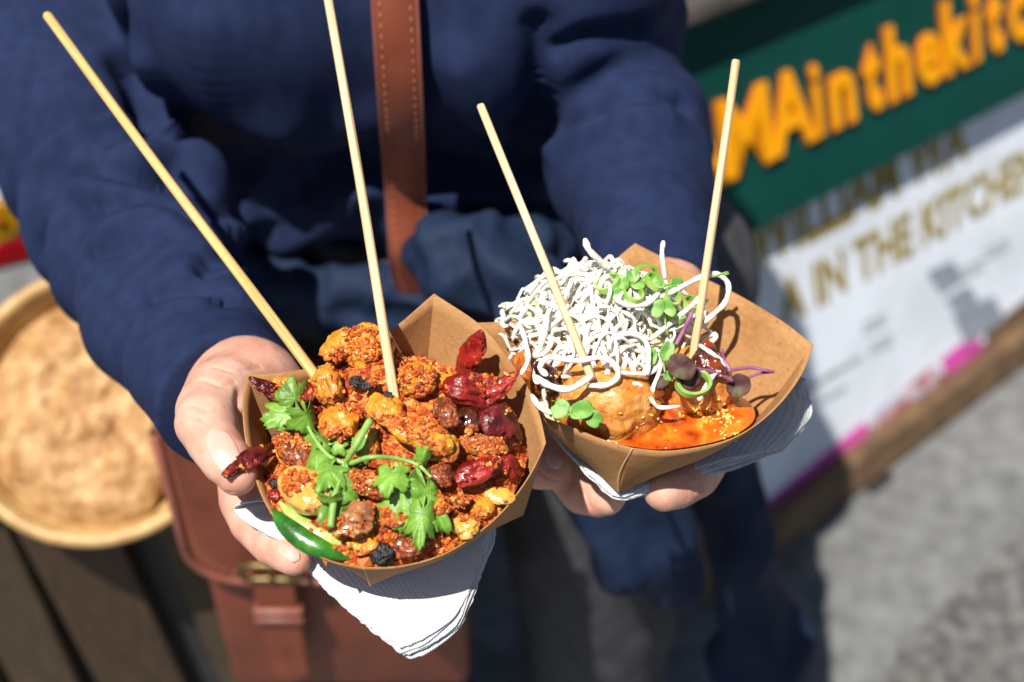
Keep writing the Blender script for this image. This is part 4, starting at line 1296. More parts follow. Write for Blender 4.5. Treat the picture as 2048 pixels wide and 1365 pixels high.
# ------------------------------------------------------------------ food of the orange tray
def radial_bed(T, poly, cen, hc, n1, n2, power=2.2, noise_amp=.004, fscale=90, seed=5, bumps=()):
    bnd = resample(catmull([T.pt(*q) for q in poly], 6, closed=True) + [T.pt(*poly[0])], n1 + 1)[:-1]
    c = T.pt(*cen)
    uc = T.uv(c)
    V = []
    for b in bnd:
        ub = T.uv(b)
        for j in range(n2):
            f = (j / (n2 - 1)) ** .8
            u, v = uc[0] + (ub[0] - uc[0]) * f, uc[1] + (ub[1] - uc[1]) * f
            h = ub[2] + (hc - ub[2]) * (1 - f ** power)
            for bu_, bv_, bh, bs in bumps: h += bh * math.exp(-((u - bu_) ** 2 + (v - bv_) ** 2) / bs ** 2) * (1 - f ** 6)
            V.append(T.at(u, v, h))
    V = np.array([tuple(v) for v in V])
    f = np.tile((np.arange(n2) / (n2 - 1)) ** .8, n1)
    V = V + np.array(T.N) * ((noise_amp * fbm(V, fscale, seed, 3)) * (1 - f ** 8) - .002 * f ** 8)[:, None]
    F = [(i * n2 + j, i * n2 + j + 1, ((i + 1) % n1) * n2 + j + 1, ((i + 1) % n1) * n2 + j) for i in range(n1) for j in range(n2 - 1)]
    return V, F
ub = TA.uv(TA.pt(735, 745, 0))
uc2 = TA.uv(TA.pt(850, 800, 0))
bedV, bedF = radial_bed(TA,
    [(560, 860, -.018), (530, 940, -.012), (536, 1012, -.005), (588, 1086, -.003), (665, 1118, -.003), (728, 1130, -.003), (800, 1127, -.003), (880, 1106, -.003), (950, 1065, -.003),
     (1012, 1008, -.004), (1045, 945, -.011), (1052, 880, -.018), (1036, 815, -.021), (985, 765, -.022), (900, 735, -.022), (800, 705, -.018), (700, 722, -.012), (610, 750, -.012), (562, 795, -.017)],
    (780, 930, 0), .007, 150, 60, bumps=[(ub[0], ub[1], .013, .022), (uc2[0], uc2[1], .006, .025)])
spice = mesh_obj('spiced_mix', bedV, bedF, M['bed'])
tag(spice, 'coarse orange spice mix filling the front tray under the crumbed bites', 'spice mix', kind='stuff')
allV, allF = [bedV], [bedF]
def rebuild():
    V = np.concatenate(allV)
    F, n = [], 0
    for v, f in zip(allV, allF):
        F += [tuple(int(i) + n for i in q) for q in f]; n += len(v)
    return bvh_of(V, F)
bedbvh = bvh_of(bedV, bedF)
def food(px, py, lift=0.0):
    q = drape(bedbvh, px, py)
    h = -.008 if q is None else TA.uv(q)[2]
    return TA.pt(px, py, h + lift)

def lump_geo(c, ax, ay, az, sx, sy, sz, seed, lo=.22, hi=.05, power=2.0, bend=0.0, sub=4, fs=1.7, cr=1.0):
    S, F = ico(sub)
    q = np.sign(S) * np.abs(S) ** (2.0 / power) if power != 2 else S.copy()
    nz = lo * fbm(S * np.array([1, 1, 1]) + seed * 3.7, fs, seed, 2) + hi * fbm(S + seed, 7, seed + 9, 3)
    cr_ = fbm(S * .9 + seed * 1.3, 1.5, seed + 5, 2)
    nz = nz - (lo * .8 * cr) * np.exp(-(cr_ / .10) ** 2)
    q = q * (1 + nz)[:, None]
    q = q * np.array([sx, sy, sz])
    q[:, 2] -= bend * (q[:, 0] / sx) ** 2 * sz
    q[:, 1] += bend * .4 * np.sin(q[:, 0] / sx * 2.2) * sy
    W = np.array(c) + q[:, :1] * np.array(ax) + q[:, 1:2] * np.array(ay) + q[:, 2:] * np.array(az)
    return W, F
def lump(px0, py0, px1, py1, wpx, lift, m, name, label, cat, group=None, thick=.7, seed=1, lo=.32, hi=.08, bend=0.0, power=2.0, T=None, pos=None, sub=4, up=None, register=True):
    T = T or TA
    mx, my = (px0 + px1) / 2, (py0 + py1) / 2
    c = (pos or food)(mx, my, lift)
    d = (c - C0).dot(CF)
    up = Vector(up).normalized() if up else T.N
    a = P(px0, py0, d); b = P(px1, py1, d)
    # lay the long axis on the food plane
    ax = on_plane(px1, py1, c, up) - on_plane(px0, py0, c, up)
    L_ = ax.length * .5
    ax.normalize()
    ay = up.cross(ax).normalized(); az = ax.cross(ay).normalized()
    w = wpx * d / K * .5
    V, F = lump_geo(c, ax, ay, az, L_, w * 1.1, w * thick, seed, lo, hi, power, bend, sub)
    o = mesh_obj(name, V, F, M[m], )
    tag(o, label, cat, group)
    if register:
        allV.append(V); allF.append(F)
    return o
G = 'crumbed bites in the orange tray'
CH = [((690, 705, 790, 690), 88, .016, 'golden', 'topmost golden bite of the orange heap, resting against the upright skewer', dict(thick=.85, seed=3, lo=.3)),
      ((650, 720, 720, 665), 60, .017, 'golden', 'orange crumb covered bite at the very top left of the heap', dict(seed=4, lo=.3)),
      ((628, 780, 684, 770), 80, .011, 'golden', 'upright golden bite pierced by the long leaning skewer', dict(thick=1.1, seed=5, lo=.25)),
      ((640, 860, 720, 830), 66, .008, 'golden', 'golden lump just below the bite on the leaning skewer', dict(seed=6, lo=.3)),
      ((775, 830, 905, 905), 62, .011, 'golden', 'long golden strip with a dark underside lying below the upright skewer', dict(seed=7, lo=.15, thick=.6, bend=.25)),
      ((800, 868, 880, 912), 34, .010, 'char', 'dark scorched edge strip under the long golden strip', dict(seed=8, thick=.6)),
      ((868, 925, 905, 870), 56, .011, 'golden', 'folded amber flap at the right end of the long golden strip', dict(seed=9, thick=.45, lo=.35)),
      ((562, 950, 665, 1015), 84, .009, 'glossy', 'big smooth glossy golden bite at the left front of the tray', dict(seed=10, lo=.10, hi=.02, thick=.9)),
      ((655, 1015, 745, 1062), 70, .006, 'shallot', 'shiny purplish brown bite below the cilantro sprig', dict(seed=11, lo=.4, hi=.10, thick=.5, bend=.4)),
      ((893, 790, 900, 862), 46, .012, 'brown', 'glossy brown fried shallot standing beside the big red chili', dict(seed=12, lo=.3, hi=.06, bend=.4)),
      ((930, 810, 945, 868), 36, .010, 'char', 'dark fried shallot between the brown one and the dark red chili', dict(seed=13, lo=.15)),
      ((915, 882, 1015, 900), 42, .009, 'shallot', 'tan fried shallot lying flat right of the amber flap', dict(seed=14, lo=.12, hi=.04)),
      ((545, 860, 650, 960), 52, .009, 'brown', 'brown charred strip running under the left cilantro leaf', dict(seed=15, thick=.6, bend=.2)),
      ((700, 955, 790, 985), 56, .006, 'char', 'blackened bite in the middle behind the cilantro stalk', dict(seed=16)),
      ((762, 1022, 815, 1042), 46, .005, 'shallot', 'translucent tan onion piece left of the hanging cilantro leaf', dict(seed=17, lo=.1, hi=.02, thick=.5)),
      ((855, 985, 890, 1030), 44, .005, 'golden', 'amber bite partly behind the right cilantro leaf', dict(seed=18)),
      ((968, 985, 1030, 1000), 34, .004, 'glossy', 'flat yellow onion piece near the right rim of the orange tray', dict(seed=19, thick=.35, lo=.1)),
      ((905, 1062, 958, 1048), 42, .004, 'glossy', 'small yellow bite near the front rim, right of the cilantro leaf', dict(seed=20, thick=.6)),
      ((785, 1088, 850, 1100), 54, .004, 'brown', 'crusty dark brown bite touching the front rim', dict(seed=21, thick=.7)),
      ((545, 765, 600, 778), 30, .006, 'golden', 'small orange bite under the top left chili', dict(seed=22)),
      ((800, 745, 870, 770), 70, .008, 'golden', 'crumb coated bite just right of the upright skewer', dict(seed=23, lo=.3)),
      ((745, 790, 800, 850), 60, .006, 'golden', 'crumb coated bite left of the upright skewer foot', dict(seed=24, lo=.3)),
      ((860, 760, 915, 790), 56, .008, 'golden', 'crumb coated bite beside the big red chili', dict(seed=25, lo=.3)),
      ((845, 940, 905, 960), 56, .006, 'brown', 'browned bite below the amber flap', dict(seed=26, lo=.25)),
      ((555, 900, 610, 935), 44, .004, 'golden', 'orange bite beside the low dark chili', dict(seed=27, lo=.3)),
      ((705, 900, 760, 880), 54, .004, 'golden', 'amber bite behind the cut cilantro stalk', dict(seed=28, lo=.3)),
      ((940, 1005, 985, 1025), 44, .002, 'golden', 'orange bite near the right front rim', dict(seed=29, lo=.3)),
      ((700, 1095, 760, 1085), 40, .002, 'golden', 'orange bite left of the lumpy black bean at the front rim', dict(seed=30, lo=.3))]
for (a, b, c, d), w, lf, m, lb, kw in CH:
    kw = dict(kw)
    lump(a, b, c, d, w, lf, m, 'crumbed_bite', lb, 'crumbed bite', G, **kw)

# black beans
GB = 'black beans in the orange tray'
for (x, y, w, l, an), lb in (((586, 772, 26, 34, .9), 'black bean between the top left chili and the cilantro'),
                             ((712, 764, 24, 30, .3), 'left one of two black beans between the skewers'),
                             ((738, 768, 24, 32, -.3), 'black bean nearest the upright skewer'),
                             ((550, 966, 20, 28, .2), 'small black bean beside the big glossy bite'),
                             ((765, 1108, 42, 50, 1.3), 'large lumpy black bean at the front rim'),
                             ((925, 1006, 20, 34, -.5), 'thin black bean fragment right of the hanging cilantro leaf'),
                             ((776, 790, 14, 20, .4), 'tiny black bean flake left of the upright skewer')):
    lump(x - l / 2 * math.cos(an), y - l / 2 * math.sin(an), x + l / 2 * math.cos(an), y + l / 2 * math.sin(an), w, .008 if y < 800 else .005, 'black', 'black_bean', lb, 'black bean', GB, seed=int(x), lo=.38, hi=.16, sub=4, thick=.6)

# chilies
def chili(name, pts, rads, lifts, m, label, seed, flat=.5, T=None, wr=.16):
    T = T or TA
    q = []
    for (x, y), lf in zip(pts, lifts): q.append(food(x, y, lf))
    c = catmull(q, 18)
    n = len(c)
    rr = [r_ * .64 / K for r_ in rads]
    rad = []
    m_ = len(rads) - 1
    for i in range(n):
        t = i / (n - 1) * m_
        j = min(int(t), m_ - 1)
        rad.append(rr[j] + (rr[j + 1] - rr[j]) * (t - j))
    V, F = tube_geo(c, rad, 28, flat=flat, up=T.N)
    cen = np.array([tuple(v) for v in c]).repeat(28, axis=0)
    dv = V - cen
    th_ = np.arange(len(V)) % 28 / 28 * 2 * math.pi
    sl_ = np.arange(len(V)) // 28 / n
    w_ = fbm(np.c_[np.cos(th_) * 1.5, np.sin(th_) * 1.5, sl_ * 1.1] + seed * 5.1, 2.1, seed, 3)
    s = 1 + wr * 1.3 * fbm(V, 85, seed, 3) - .46 * np.exp(-(w_ / .10) ** 2)
    V = cen + dv * s[:, None]
    o = mesh_obj(name, V, F, M[m])
    tag(o, label, 'chili', 'dried red chilies in the orange tray')
    chili_rng.append((sum(len(f) for f in allF), len(F)))
    allV.append(V); allF.append(F)
    return o
chili_rng = []
chili('chili', [(925, 755), (938, 720), (955, 690), (963, 662)], [26, 34, 26, 5], [.004, .012, .022, .030], 'chili', 'dark red chili standing upright at the back of the orange tray', 1)
chili('chili', [(888, 768), (920, 775), (965, 782), (1000, 772), (1037, 743)], [14, 36, 38, 24, 4], [.016, .019, .020, .020, .022], 'chili', 'largest bright red chili with its curled tip pointing right', 2, wr=.22)
chili('chili', [(962, 818), (985, 838), (1015, 860), (1040, 880)], [22, 44, 42, 14], [.012, .014, .014, .010], 'chili_dark', 'fat dark red chili below the largest one', 3, wr=.24)
chili('chili', [(912, 965), (940, 948), (975, 930), (1000, 922)], [16, 27, 26, 12], [.007, .009, .010, .010], 'chili', 'short bright crimson chili near the right wall of the tray', 4)
chili('chili', [(985, 928), (1015, 930), (1028, 952)], [12, 24, 12], [.008, .009, .006], 'chili', 'small round crimson chili tip touching the right wall', 5)
chili('chili', [(497, 755), (525, 772), (560, 788), (600, 795), (630, 790)], [3, 15, 21, 20, 10], [.017, .014, .011, .010, .008], 'chili_dark', 'long maroon chili poking over the top left of the tray', 6)
chili('chili', [(447, 953), (480, 930), (515, 910), (560, 893)], [6, 18, 22, 14], [.020, .016, .012, .008], 'chili_dark', 'dark maroon chili jutting out over the thumb', 7)
chili('chili', [(540, 985), (549, 990), (558, 996)], [8, 15, 8], [.004, .005, .004], 'chili', 'tiny pinkish red chili piece at the left rim', 8)
chili('chili', [(610, 770), (650, 800)], [10, 12], [.004, .004], 'chili', 'orange red chili stub under the leaning skewer', 9)

# green pepper slice: outer skin and paler flesh
pr = catmull([TA.pt(540, 1022, -.001), TA.pt(570, 1052, -.001), TA.pt(610, 1082, -.001), TA.pt(652, 1104, -.001), TA.pt(700, 1122, -.003)], 10)
def crescent(o_n, o_f, wid, th, taper=True):
    V = []
    n = len(pr)
    for i, q in enumerate(pr):
        t = (pr[min(i + 1, n - 1)] - pr[max(i - 1, 0)]).normalized()
        s = TA.N.cross(t).normalized()
        w = math.sin(math.pi * (.04 + .92 * i / (n - 1))) ** .95
        for k in range(14):
            a = 2 * math.pi * k / 14
            V.append(q + TA.N * (o_n + th * w * math.sin(a)) + s * (o_f + wid * w * math.cos(a)))
    F = [(i * 14 + k, i * 14 + (k + 1) % 14, (i + 1) * 14 + (k + 1) % 14, (i + 1) * 14 + k) for i in range(n - 1) for k in range(14)]
    F += [tuple(range(13, -1, -1)), tuple(range((n - 1) * 14, n * 14))]
    return V, F
pep = thing('pepper_slice', pr[20], 'crescent of shiny green pepper at the left front rim of the orange tray', 'pepper slice')
V, F = crescent(0, .0008, .0056, .0040); mesh_obj('skin', V, F, M['pepper'], pep)
V, F = crescent(.0004, .0056, .0042, .0030); mesh_obj('flesh', V, F, M['pepper_flesh'], pep)

# loose crumbs over the bed and the bites
allbvh = rebuild()
mb = MB()
cs, cf = ico(1)
cs2, cf2 = ico(2)
pal = [(.50, .095, .008), (.56, .14, .012), (.62, .23, .035), (.42, .055, .005), (.26, .022, .004), (.68, .34, .08), (.52, .105, .009), (.48, .08, .007), (.60, .18, .016), (.36, .045, .005)]
cpos = []
tries = 0
while len(cpos) < 11000 and tries < 90000:
    tries += 1
    u, v = R.uniform(-.072, .072), R.uniform(-.072, .072)
    o = TA.at(u, v, .12)
    hit, nr, idx, dist = allbvh.ray_cast(o, -TA.N)
    if hit is None: continue
    cl = mnoise.noise(Vector(hit) * 70) + .6 * mnoise.noise(Vector(hit) * 190)
    onbed = idx < len(bedF)
    if any(a <= idx < a + k for a, k in chili_rng) and R.random() > .22: continue
    if not onbed and cl < .12 + .3 * (R.random() - .5): continue
    if onbed and cl < -.55: continue
    cpos.append((hit, nr, onbed))
for hit, nr, onbed in cpos:
    big = R.random()
    s = (.00042 + .0011 * big ** 2.8) * (1.3 if onbed else .85)
    if R.random() < .05: s *= 1.6
    q, f = cs, cf
    rot = Matrix.Rotation(R.uniform(0, 6.28), 3, 'X') @ Matrix.Rotation(R.uniform(0, 6.28), 3, 'Z')
    sc_ = np.array([R.uniform(.7, 1.5), R.uniform(.6, 1.1), R.uniform(.5, 1.0)])
    W = q * (1 + .55 * vnoise(q + R.uniform(0, 90), 1.5, 3))[:, None] * sc_ * s
    W = W @ np.array(rot).T + np.array(hit + TA.N * s * .35)
    c = R.choice(pal)
    g = R.uniform(.75, 1.15)
    mb.add(W, f, (c[0] * g, c[1] * g, c[2] * g, 1))
tag(mb.build('crumbs', M['crumb'], smooth=False), 'orange fried spice crumbs scattered over everything in the front tray', 'crumbs', kind='stuff')

# ------------------------------------------------------------------ cilantro
def leaf_geo(base, tip, width, nrm, seed=0, curl=.25, droop=.15, kind='cilantro', nr=7, na=120):
    rr = random.Random(seed)
    ax = tip - base
    L_ = ax.length
    ax.normalize()
    nrm = (Vector(nrm) - ax * Vector(nrm).dot(ax)).normalized()
    sd = ax.cross(nrm)
    V, A = [], []
    c0 = .40 if kind == 'cilantro' else .45
    ph1, ph2 = rr.uniform(-.3, .3), rr.uniform(0, 6)
    gl = rr.uniform(.72, 1.15)
    for k in range(na):
        phi = -math.pi + 2 * math.pi * k / na
        a = abs(phi)
        if kind == 'cilantro':
            lobe = .5 + .5 * math.cos(phi * 2 * math.pi / 1.15 + ph1 * math.sin(phi))
            r_ = (.40 + .20 * lobe ** .7) * (1.0 - .10 * (a > 1.0))
            r_ += .085 * ((phi * 4.3 + ph2) % 1.0) + .04 * math.sin(phi * 9 + ph2)
            if a > 2.15: r_ *= max(.22, 1 - (a - 2.15) * 1.6)
            if a > 2.95: r_ = max(r_, c0 * (1 - (math.pi - a) * 1.2))
        else:
            r_ = .5 * (1 - .20 * math.exp(-(phi / .30) ** 2)) * (1 - .08 * math.cos(phi * 2)) * (1 + .03 * math.sin(phi * 5 + ph2))
        r_ *= 1 if kind != 'cilantro' else 1.0
        vein = max(math.exp(-((phi - l_) / .07) ** 2) for l_ in (0, 1.15, -1.15)) if kind == 'cilantro' else math.exp(-(phi / .10) ** 2)
        for j in range(nr):
            f = j / (nr - 1)
            x = math.sin(phi) * r_ * f
            y = c0 + math.cos(phi) * r_ * f
            z = -curl * (x * x) * 2.2 - droop * y * y + ((.035 * math.sin(x * 13 + ph2) + .03 * math.sin(y * 11 + ph1 * 9)) * f + .02 * math.sin(phi * 9 + ph2) * f * f if kind == 'cilantro' else .30 * abs(x) ** 1.3 - .12 * y * y)
            V.append(base + ax * (y * L_) + sd * (x * 2 * width * .9) + nrm * (z * L_))
            g = gl + (.5 if kind == 'cilantro' else .12) * vein * (1 - .5 * f)
            A.append((g * 1.05, g, g * 1.05, 1))
    F = []
    for k in range(na):
        k2 = (k + 1) % na
        for j in range(nr - 1): F.append((k * nr + j, k * nr + j + 1, k2 * nr + j + 1, k2 * nr + j))
    return V, F, A
allbvh = rebuild()
def top(px, py, lift=0.0):
    q = drape(allbvh, px, py)
    h = -.004 if q is None else TA.uv(q)[2]
    return TA.pt(px, py, h + lift)
def leaf(parent, b, t, wpx, lb=.004, lt=.003, seed=0, m='leaf', tilt=(0, 0), curl=.38, droop=.2, kind='cilantro', pos=None, name='leaf'):
    pos = pos or top
    B, T_ = pos(b[0], b[1], lb), pos(t[0], t[1], lt)
    # stay near the depth of the base so that the leaf bridges hollows
    dB, dT = (B - C0).dot(CF), (T_ - C0).dot(CF)
    if abs(dT - dB) > .012: T_ = P(t[0], t[1], dB + .012 * (1 if dT > dB else -1))
    nr_ = -ray(b[0], b[1]).normalized() * .6 + TA.N * .5 + CR * tilt[0] + CU * tilt[1]
    V, F, A = leaf_geo(B, B + (T_ - B) * 1.12, wpx * .68 * dB / K, nr_, seed, curl, droop, kind)
    return mesh_obj(name, V, F, M[m], parent, attr={'tint': A}, solidify=.0002)
def stalk(parent, pts, rad, lifts, m='stem', pos=None, name='stem', ns=8):
    pos = pos or top
    q = catmull([pos(x, y, l_) for (x, y), l_ in zip(pts, lifts)], 8)
    rr = [r_ * .63 / K for r_ in rad] if isinstance(rad, (list, tuple)) else [rad * .63 / K] * 2
    n = len(q); m_ = len(rr) - 1
    rl = []
    for i in range(n):
        t = i / (n - 1) * m_; j = min(int(t), m_ - 1)
        rl.append(rr[j] + (rr[j + 1] - rr[j]) * (t - j))
    V, F = tube_geo(q, rl, ns)
    return mesh_obj(name, V, F, M[m], parent)
cil = thing('cilantro_sprig', top(690, 925), 'bright green cilantro sprig lying across the middle of the orange tray', 'cilantro')
stalk(cil, [(740, 842), (715, 885), (692, 925)], [8, 7, 6], [.012, .010, .009])
stalk(cil, [(700, 928), (740, 915), (790, 917), (835, 930), (862, 955)], [5, 5, 4, 4, 3], [.010, .012, .012, .011, .010])
stalk(cil, [(600, 820), (625, 870), (655, 910), (690, 928)], [3, 4, 4, 5], [.010, .011, .011, .010])
stalk(cil, [(690, 928), (678, 965), (668, 1000), (661, 1055)], [5, 5, 7, 7], [.010, .011, .008, .005])
for b, t, w, sd_, tl, kw in (((600, 815), (536, 838), 66, 1, (-.2, .1), {}), ((598, 825), (583, 765), 62, 2, (.3, 0), dict(curl=.6)),
                         ((604, 800), (625, 868), 52, 3, (.3, .1), dict(curl=.7)), ((618, 850), (668, 905), 46, 4, (.3, .2), dict(curl=.6)),
                         ((640, 880), (628, 930), 44, 6, (-.3, 0), {}),
                         ((655, 890), (690, 880), 44, 5, (.2, .2), {}), ((672, 915), (640, 965), 62, 7, (-.3, 0), {}), ((690, 922), (655, 1030), 84, 8, (-.1, 0), dict(droop=.05)),
                         ((690, 925), (703, 985), 62, 9, (.3, 0), {}), ((712, 925), (752, 868), 46, 10, (.4, 0), dict(curl=.5)),
                         ((790, 920), (770, 975), 58, 11, (-.3, .1), {}), ((800, 922), (812, 1055), 92, 12, (0, 0), dict(droop=.03)), ((832, 930), (888, 1050), 66, 13, (.35, 0), dict(droop=.05)),
                         ((850, 985), (838, 1078), 46, 14, (0, -.2), {}), ((835, 935), (850, 905), 26, 15, (.3, .3), {}), ((660, 985), (662, 1012), 40, 16, (0, 0), {})):
    leaf(cil, b, t, w, .011, .009, sd_, tilt=tl, **kw)

# ------------------------------------------------------------------ food of the noodle tray
def tb(px, py, h=0.0): return TB.pt(px, py, h)
GBALL = 'fried balls in the noodle tray'
ballV = []
def ball(cx, cy, wpx, hpx, h, m, label, seed):
    c = tb(cx, cy, h)
    d = (c - C0).dot(CF)
    V, F = lump_geo(c, TB.x, TB.y, TB.N, wpx * .5 * d / K, wpx * .44 * d / K, hpx * .5 * d / K, seed, .08, .05, 2.2, 0, 5, 1.6, .25)
    o = mesh_obj('fried_ball', V, F, M[m])
    tag(o, label, 'fried ball', GBALL)
    allV.append(V); allF.append(F); ballV.append((V, F))
    return o
allV.clear(); allF.clear()
ball(1212, 800, 212, 185, -.008, 'ball', 'nearest golden brown fried ball at the front left, under the green microgreen', 3)
ball(1384, 768, 168, 150, -.010, 'ball', 'golden fried ball pierced by the right skewer beside the purple leaf', 5)
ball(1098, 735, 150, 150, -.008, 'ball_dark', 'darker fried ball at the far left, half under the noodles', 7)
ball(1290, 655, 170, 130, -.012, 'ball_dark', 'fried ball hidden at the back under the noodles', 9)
for nm, pts, lb, hh in (('dark_jam', [(1305, 782, 60), (1290, 812, 50), (1312, 748, 46), (1285, 775, 40)], 'dark red jam in the gap between the two front fried balls', .002),
                        ('onion_jam', [(1405, 705, 50), (1425, 722, 46), (1395, 728, 36), (1440, 745, 36), (1418, 690, 30)], 'glossy onion jam around the foot of the right skewer', .010),
                        ('chili_jam', [(1100, 752, 46), (1080, 735, 40), (1130, 700, 40), (1175, 715, 36)], 'red chili jam on the left balls under the noodles', .012)):
    sp_ = [(tb(x, y, hh), q_ * .5 * .67 / K) for x, y, q_ in pts]
    def jf(p):
        d = None
        for c, r_ in sp_:
            e = np.linalg.norm((p - np.array(c)) * np.array([1, 1, 1.35]), axis=1) - r_ * .72
            d = e if d is None else smin(d, e, .006)
        return d
    lo, hi = chain_box([sp_], .004)
    V, F = net_mesh(jf, lo, hi, .0011)
    V = V + vert_normals(V, F) * (.0016 * fbm(V, 330, 15, 3))[:, None]
    F = F.tolist()
    allV.append(V); allF.append(F)
    tag(mesh_obj(nm, V, F, M['jam']), lb, 'jam', kind='stuff')
sV, sF = radial_bed(TB, [(1120, 842, -.010), (1190, 868, -.007), (1262, 888, -.006), (1340, 894, -.006), (1438, 877, -.006), (1496, 850, -.007), (1512, 822, -.010), (1490, 792, -.016), (1440, 775, -.02), (1380, 770, -.02), (1300, 770, -.02), (1180, 770, -.02)],
                     (1340, 845, 0), -.0095, 90, 30, noise_amp=.0026, fscale=150, seed=9)
tag(mesh_obj('sauce', sV, sF, M['sauce']), 'glossy orange sauce pooled at the front of the noodle tray', 'sauce', kind='stuff')
allV.append(sV); allF.append(sF)
# floor of browned bits so that no bare paper shows under the heap
fV, fF = radial_bed(TB, [(1075, 820, -.02), (1180, 850, -.018), (1300, 850, -.018), (1420, 800, -.02), (1430, 720, -.022), (1380, 640, -.022), (1280, 600, -.022), (1150, 620, -.022), (1060, 690, -.022)], (1230, 720, 0), .000, 60, 24, noise_amp=.004, seed=12)
tag(mesh_obj('cabbage_bed', fV, fF, M['cabbage']), 'pale shredded cabbage bedded under the white noodles', 'cabbage', kind='stuff')
allV.append(fV); allF.append(fF)
bvB = rebuild()
def tbf(px, py, lift=0.0):
    q = drape(bvB, px, py)
    h = -.01 if q is None else TB.uv(q)[2]
    return TB.pt(px, py, h + lift)

# noodles: heap height over the tray plane
hc = TB.uv(tb(1205, 668, 0))
def heap(u, v):
    a, b = (u - hc[0]) / .040, (v - hc[1]) / .036
    return -.006 + .038 * math.exp(-(a * a + b * b) ** 1.15)
GN = 'crisp white noodles heaped in the right tray'
HV = []
for i in range(60):
    for j in range(24):
        a, f = 2 * math.pi * i / 60, j / 23
        u, v = math.cos(a) * f * .040, math.sin(a) * f * .036
        HV.append(TB.at(hc[0] + u, hc[1] + v, heap(hc[0] + u, hc[1] + v) - .010))
HV = np.array([tuple(q) for q in HV])
HV = HV + np.array(TB.N) * (.003 * fbm(HV, 160, 71, 3))[:, None]
tag(mesh_obj('noodle_mass', HV, [(i * 24 + j, ((i + 1) % 60) * 24 + j, ((i + 1) % 60) * 24 + j + 1, i * 24 + j + 1) for i in range(60) for j in range(23)], M['cabbage']), 'matted pale noodles and shredded cabbage deep inside the white heap', 'noodles', kind='stuff')
def noodle(pts, rad, label, seed, taper=True):
    n = len(pts)
    q_ = random.Random(seed)
    rr = [rad * (1 + .10 * math.sin(i * .9 + seed) + q_.uniform(-.10, .10)) * (min(1, .62 + .25 * min(i, n - 1 - i))) for i in range(n)]
    V, F = tube_geo(pts, rr, 8, flat=q_.uniform(.7, 1.0))
    g = R.uniform(.93, 1.06)
    o = mesh_obj('noodle', V, F, M['noodle'], attr={'tint': np.tile(np.array([g, g, g * R.uniform(.94, 1.0), 1]), (len(V), 1))})
    tag(o, label, 'noodle', GN)
    return o
RN = random.Random(5)
for k in range(250):
    while True:
        u, v = hc[0] + RN.gauss(0, .026), hc[1] + RN.gauss(0, .022)
        if abs(u - hc[0]) < .05 and abs(v - hc[1]) < .042: break
    layer = RN.random()
    th = RN.uniform(0, 6.28)
    cv = RN.gauss(0, 75)
    L_ = RN.uniform(.022, .06)
    n = 20
    pts = []
    w1, w2 = RN.uniform(0, 6), RN.uniform(.0015, .0065)
    lift = RN.uniform(-.009, .004)
    for i in range(n):
        uu, vv = u - hc[0], v - hc[1]
        if (uu / .052) ** 2 + (vv / .046) ** 2 > 1:      # turn back towards the heap
            th += .5
        h = heap(u, v) + lift + w2 * math.sin(i * .55 + w1)
        pts.append(TB.at(u, v, h))
        th += cv * L_ / n + (RN.gauss(0, .9) if RN.random() < .16 else RN.gauss(0, .12))
        u += math.cos(th) * L_ / n; v += math.sin(th) * L_ / n
    if any(((TB.uv(q)[0] - hc[0]) / .054) ** 2 + ((TB.uv(q)[1] - hc[1]) / .045) ** 2 > 1 for q in pts): continue
    noodle(catmull(pts, 2), RN.uniform(.00075, .00135), 'crisp white noodle tangled in the heap', k)
